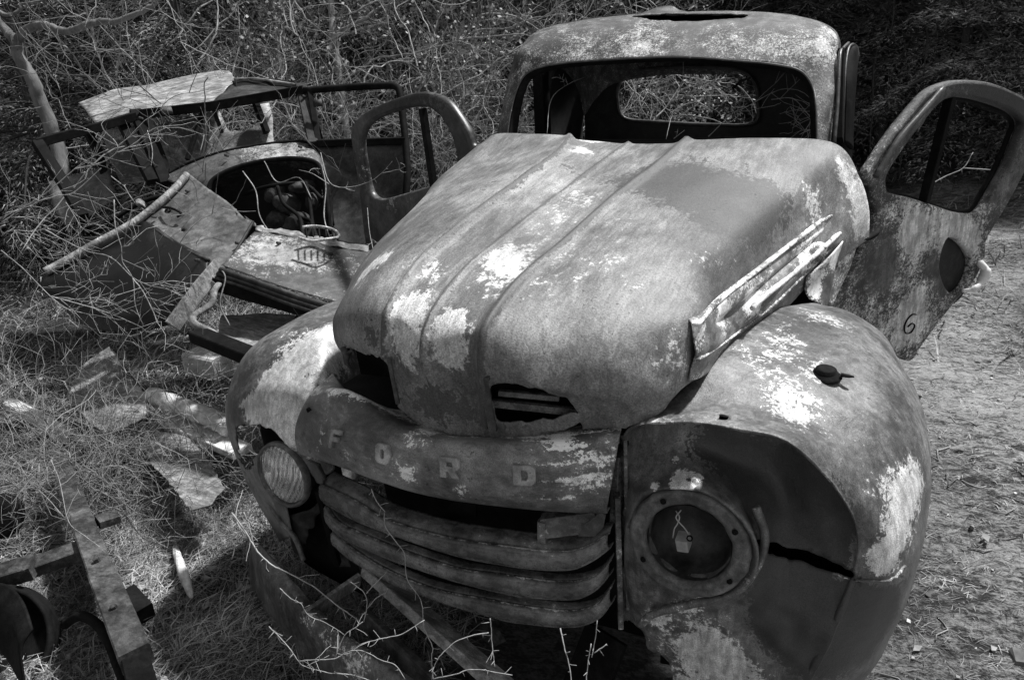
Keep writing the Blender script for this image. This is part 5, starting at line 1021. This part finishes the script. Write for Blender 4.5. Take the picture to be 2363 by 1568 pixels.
o = plate('metal_sheet', [(322,1012), (372,992), (425,998), (470,1050), (519,1128), (484,1163), (438,1176), (395,1120), (350,1070)], [], U(430,1080,z=.40), (-.04,-.08,1), MT['sheet'], None, .006, .0015, 1, rag=.006, wear=[(400,1080,.15,.2)], cell=.03, bend=lambda x, y: .012 * np.sin(x * 8 + 1) + .012 * np.sin(y * 6)); tag(o, 'grey metal sheet half buried in dry grass between the log and the chassis', 'sheet')
m = MB(); m.tube(cr([U(352,912,z=.47), U(430,942,z=.47), U(490,965,z=.47), U(528,985,z=.46)], 8), [.040 + .003 * math.sin(k * 1.7) for k in range(25)], 12); tag(m.build('log', MT['wood']), 'pale weathered log pointing at the left headlight', 'log')
m = MB(); m.beam(U(395,970,z=.40), U(560,1042,z=.40), .09, .03, (0, 0, 1)); tag(m.build('plank', MT['wood'], None, False), 'grey plank lying just in front of the pale log', 'plank')
m = MB(); m.beam(U(445,830,z=.36), U(515,845,z=.36), .12, .12, (0, 0, 1)); tag(m.build('wooden_block', MT['wood'], None, False), 'grey block under the dark beam of the wrecked car', 'block')
m = MB(); m.tube(cr([U(404,1262,z=.24), U(415,1300,z=.25), U(428,1335,z=.25), U(442,1378,z=.23)], 5), [.010, .012, .014, .013, .015, .016, .015, .016, .017, .016, .016, .015, .013, .012, .010, .006], 8); tag(m.build('broken_branch', MT['wood']), 'short split stick lying in the dry grass beside the chassis rail', 'stick')
m = MB(); m.beam(U(20,930,z=.4), U(170,1010,z=.28), .06, .04); tag(m.build('pole', MT['wood'], None, False), 'half hidden pole in the brambles at the left edge', 'pole')
# old chassis, lower left corner
ch = thing('old_chassis', 'dark bare car chassis rail with a cross member in the lower left corner', 'chassis', tuple(U(230, 1300, z=.25)))
def zb(name, a, b_, w, h, mat, up=(0, 0, 1), wear=0.):
    m = MB(); m.beam(U(a[0], a[1], z=a[2]), U(b_[0], b_[1], z=b_[2]), w, h, up); return m.build(name, mat, ch, False, wear)
r1 = zb('side_rail', (138,1065,.40), (238,1330,.47), .068, .05, MT['rail'], wear=.1); zb('side_rail', (238,1328,.475), (315,1520,.52), .074, .055, MT['rail'], wear=.1)
zb('rail_end', (312,1515,.515), (335,1600,.53), .06, .04, MT['black']); zb('rail_flange', (200,1180,.36), (355,1600,.42), .02, .07, MT['black'])
zb('cross_member', (-20,1335,.43), (80,1305,.44), .08, .05, MT['rail']); zb('cross_member', (70,1310,.42), (205,1262,.43), .07, .04, MT['rail'])
zb('cross_member', (225,1205,.40), (272,1190,.39), .06, .03, MT['rail'])
m = MB(); m.lathe(U(62,1312,z=.475), (0, -.2, 1), [(.012, 0), (.012, .008), (.0005, .010)], 6); m.build('bolt', MT['rail'], ch, False, .3)
for (u, v, z) in ((150,1120,.435), (222,1290,.50), (262,1400,.53), (205,1262,.475)):
    m = MB(); m.lathe(U(u, v, z=z), (0, -.2, 1), [(.009, -.01), (.009, .006), (.0005, .008)], 6); m.build('bolt', MT['rail'], ch, False)
m = MB(); m.tube(cr([U(150,1440,z=.34), U(185,1420,z=.40), U(225,1440,z=.42), U(252,1480,z=.42), U(275,1540,z=.40), U(300,1600,z=.36)], 8), .014, 10); m.build('hose', MT['black'], ch)
m = MB(); m.beam(U(290,1375,z=.30), U(330,1420,z=.28), .07, .06); m.build('mount', MT['black'], ch, False)
rows = [[(-30,1340,.46), (20,1350,.46), (55,1390,.44), (75,1450,.42)], [(-30,1400,.40), (0,1400,.42), (30,1440,.40), (50,1500,.38)], [(-30,1500,.30), (0,1500,.32), (30,1540,.30), (60,1600,.28)]]
net('spring_hanger', [[U(a, b_, z=c) for a, b_, c in r] for r in rows], MT['black'], ch, 8, 8, .006)
m = MB(); m.lathe(U(-20,1490,z=.30), (.5, -.6, .6), [(.05, -.03), (.06, .0), (.12, -.01), (.15, .0), (.16, .02), (.17, .02), (.175, .0), (.17, -.05)], 36); m.build('brake_drum', MT['black'], ch)
m = MB(); m.lathe(U(0,1190,z=.33), (.3, -.8, .5), [(.0005, .02), (.05, .02), (.07, .01), (.085, 0), (.08, -.03)], 24); m.build('wheel_hub', MT['black'], ch)
# debris below the grille
o = plate('scrap_plate', [(1118,1512), (1150,1488), (1182,1496), (1200,1474), (1222,1482), (1240,1510), (1262,1522), (1276,1560), (1310,1630), (1140,1640), (1152,1580), (1132,1560), (1142,1538)], [], U(1200,1540,z=.02), (.15,-.6,1), MT['sheet'], None, .006, .0015, 1, rag=.006, wear=[(1200,1540,.06,.5)], cell=.02); tag(o, 'jagged pale scrap plate lying below the middle of the grille', 'plate')
o = plate('scrap_plate', [(1075,1438), (1110,1428), (1150,1450), (1168,1478), (1120,1500), (1098,1530), (1070,1500)], [], U(1115,1470,z=.10), (-.3,-.7,.8), MT['rail'], None, .005, .0015, 1, rag=.006, cell=.02); tag(o, 'small dark torn plate just above the jagged pale plate under the grille', 'plate')
o = plate('scrap_plate', [(800,1420), (850,1400), (900,1425), (985,1490), (1010,1530), (960,1545), (880,1490), (820,1470)], [], U(900,1470,z=.08), (.1,-.5,1), MT['sheet'], None, .006, .0015, 1, rag=.005, wear=[(900,1460,.1,-.4)], cell=.02); tag(o, 'long torn plate lying beside the frame rail under the left end of the grille', 'plate')

# ================================================================== VINES
def vine(paths, label, yd=None, seed=1, tw=5, tl=.12, r=.0032, d=None, cat='vine', mat='vine', thorn=True, name='thorny_vine'):
    P = []
    for pth in paths:
        q = []
        for k, e in enumerate(pth):
            dd = e[2] if len(e) > 2 else d; q.append((e[0], e[1], dd, r * (1 - .5 * k / len(pth))))
        P.append(q)
    near = (d or paths[0][0][-1]) < 2.3
    return sapling(name, [[(a, b_, c, e * (.46 if near else .48)) for a, b_, c, e in q] for q in P], MT[mat], label, cat, tw, seed, tl * (.5 if near else 1), 0 if near else 1, None, thorn, r * .4, .32, 5)
def C6(l): return [(520 + a * .518, 756 + b_ * .518) for a, b_ in l]
def C5(l, d): return [(520 + a * .28, 1181.5 + b_ * .28, d) for a, b_ in l]
vine([C5([(50,0),(160,150),(220,250),(280,340),(380,430),(480,480),(600,540),(740,620),(900,750),(1000,820),(1120,905)],1.62), C5([(150,0),(190,90),(215,200),(240,280)],1.64)], 'thickest pale thorny cane, running down across the left front apron', seed=2, tw=6, r=.0042, tl=.10)
vine([C5([(1310,0),(1320,120),(1420,260),(1475,340),(1500,550),(1610,720),(1630,880),(1640,960),(1705,1100),(1700,1180),(1705,1290),(1720,1380)],1.5), [(857,1128,1.56),(868,1155,1.54),(888,1180,1.52)]], 'thin vine hanging down across all three grille bars', seed=3, tw=3, r=.0022, tl=.05)
vine([C5([(360,940),(460,1040),(530,1120),(600,1220),(660,1270),(850,1320),(1000,1330),(1180,1380),(1300,1450)],1.42), C5([(600,1225),(700,1215),(900,1205),(1000,1150),(1130,1140),(1280,1215),(1400,1255),(1480,1370)],1.42), C5([(900,1200),(985,1010),(1085,940),(1130,900)],1.46), C5([(450,625),(540,710),(620,750),(690,850),(830,910),(985,1010)],1.5), C5([(1640,885),(1460,1000),(1330,1030),(1240,1050),(1100,1090)],1.42)], 'sprawling thorny vine over the dented apron at the bottom edge', seed=4, tw=5, r=.0022, tl=.10)
vine([C5([(1030,570),(1150,670),(1165,790),(1140,900)],1.5), C5([(1160,670),(1220,600),(1300,520)],1.5), C5([(1170,790),(1250,700),(1320,660),(1340,620)],1.5)], 'small forked sprig in front of the frame rail under the grille', seed=5, tw=2, r=.0018, tl=.04)
vine([C5([(2180,870),(2190,960),(2200,1100),(2210,1190),(2220,1270)],1.3), C5([(2170,990),(2050,1010),(1900,1065),(1780,1170),(1720,1270),(1700,1380)],1.35), C5([(1720,1370),(1900,1330),(2050,1290),(2363,1340)],1.3)], 'thorny stem standing below the middle of the grille', seed=6, tw=3, r=.0022, tl=.05)
vine([[(1293,1448,1.15),(1302,1490,1.14),(1313,1530,1.13),(1320,1580,1.12)]], 'short thorny stem right of the jagged scrap plate', seed=7, tw=2, r=.0025, tl=.04)
vine([[(1379,1430,1.2),(1372,1480,1.2),(1366,1515,1.2)], [(1364,1485,1.18),(1356,1530,1.18),(1352,1580,1.18)], [(1372,1505,1.2),(1400,1485,1.2)]], 'pair of thin stalks beside the dark bracket under the grille end', seed=8, tw=1, r=.0016, tl=.03)
def C3(l, d): return [(a * .2713, 330.8 + b_ * .2713, d) for a, b_ in l]
vine([C3([(0,680),(200,550),(420,400),(640,215),(760,130),(920,50)],3.3), C3([(0,640),(220,530),(470,450),(600,430),(700,360),(860,210)],3.3), C3([(640,215),(850,170),(980,90),(1000,20),(960,-40)],3.35), C3([(1000,80),(1140,5),(1300,-120),(1450,-150)],3.4)], 'long pale cane rising from the left edge across the empty car door', seed=9, tw=7, r=.006, tl=.3)
vine([C3([(380,730),(540,820),(750,920),(900,950),(1000,1010),(1130,1140),(1280,1210),(1420,1240),(1568,1310)],3.0), C3([(1280,1215),(1450,1170),(1568,1185)],2.98), C3([(1130,1150),(1210,1250),(1290,1400),(1350,1540)],2.95)], 'pale branching cane lying over the dark fender of the wrecked car', seed=10, tw=7, r=.0055, tl=.28)
vine([C3([(970,480),(980,700),(1030,870),(1045,1010),(1130,1150),(1150,1370),(1220,1550)],2.98), C3([(1040,880),(1110,860),(1140,790)],2.98)], 'upright pale stem in front of the wrecked car hood sheet', seed=11, tw=4, r=.005, tl=.2)
vine([C3([(10,910),(180,1050),(330,1200),(430,1300),(560,1400),(700,1440)],3.0), C3([(430,1300),(620,1350),(800,1400),(1000,1470),(1200,1560)],2.95), C3([(10,790),(90,740),(300,745),(450,690)],3.1)], 'pale cane slanting down from the left edge below the dark fender', seed=12, tw=8, r=.0045, tl=.25)
vine([C3([(560,500),(630,610),(690,710),(760,760)],3.2), C3([(690,710),(620,790),(540,860)],3.2), C3([(640,1220),(700,1180),(760,1150),(740,1010),(680,990)],3.0), C3([(760,1150),(790,1230),(760,1290),(800,1400)],3.0)], 'thin bent twigs tangled on the wrecked car fender edge', seed=13, tw=8, r=.003, tl=.2)
vine([[(118,1060,2.1),(140,1120,2.1),(158,1202,2.08),(195,1235,2.08),(232,1262,2.06)], [(158,1205,2.08),(120,1160,2.1),(90,1130,2.1)]], 'pale twig lying across the chassis side rail', seed=14, tw=5, r=.0028, tl=.2)
vine([[(262,1145,2.2),(310,1180,2.2),(360,1225,2.18),(420,1262,2.15)], [(280,1175,2.2),(330,1240,2.2),(400,1268,2.2)], [(425,980,2.4),(432,1060,2.35),(405,1150,2.3),(405,1330,2.25)]], 'dark twig arching over the half buried grey sheet', seed=15, tw=6, r=.003, tl=.2, mat='darkbark', thorn=False)
vine([[(560,1130,1.9),(545,1180,1.85),(550,1210,1.8),(575,1240,1.75)], [(535,1290,1.8),(548,1240,1.8),(565,1200,1.8)]], 'forked pale twig standing in the grass by the left headlight', seed=16, tw=3, r=.0025, tl=.12)
vine([[(740,352,2.75),(760,420,2.7),(800,432,2.65),(850,420,2.6),(880,400,2.58),(905,372,2.55)], [(880,400,2.58),(905,395,2.58)], [(760,425,2.7),(720,400,2.9),(690,392,3.1)]], 'thin white twig crossing the window of the left truck door', seed=17, tw=1, r=.003, tl=.1)
vine([[(848,480,2.7),(852,530,2.6),(862,580,2.5)], [(870,560,2.6),(900,562,2.55)]], 'short white twig below the left truck door window', seed=18, tw=2, r=.0028, tl=.06)
vine([[(1635,315,2.6),(1690,262,2.65),(1720,248,2.68),(1780,215,2.7),(1815,205,2.7),(1850,212,2.7),(1880,235,2.7)], [(1780,230,2.7),(1830,228,2.7),(1870,270,2.7)], [(1860,190,2.7),(1870,215,2.7),(1885,260,2.68)], [(1895,300,2.66),(1870,300,2.66),(1845,310,2.66)], [(1880,240,2.7),(1870,280,2.68),(1855,305,2.66)]], 'white branching twig inside the right end of the windshield opening', seed=19, tw=4, r=.0035, tl=.18, thorn=False)
vine([[(1537,322,2.55),(1548,275,2.6),(1562,240,2.7),(1575,180,2.8),(1577,140,2.8)], [(1555,320,2.5),(1580,300,2.5)]], 'single thin stem rising through the middle of the windshield opening', seed=20, tw=1, r=.0022, tl=.06, thorn=False)
vine([[(1262,310,2.6),(1272,230,2.7),(1310,195,2.8),(1350,178,2.85)], [(1310,195,2.8),(1305,180,2.8)]], 'thin twig inside the left end of the windshield opening', seed=21, tw=1, r=.002, tl=.05, thorn=False)
vine([[(2130,438,5.2),(2175,410,5.2),(2222,388,5.2),(2245,352,5.2)], [(2222,388,5.2),(2290,392,5.2)]], 'pale forked stick on the ground seen through the right door window', seed=22, tw=0, r=.009, tl=.1, thorn=False)
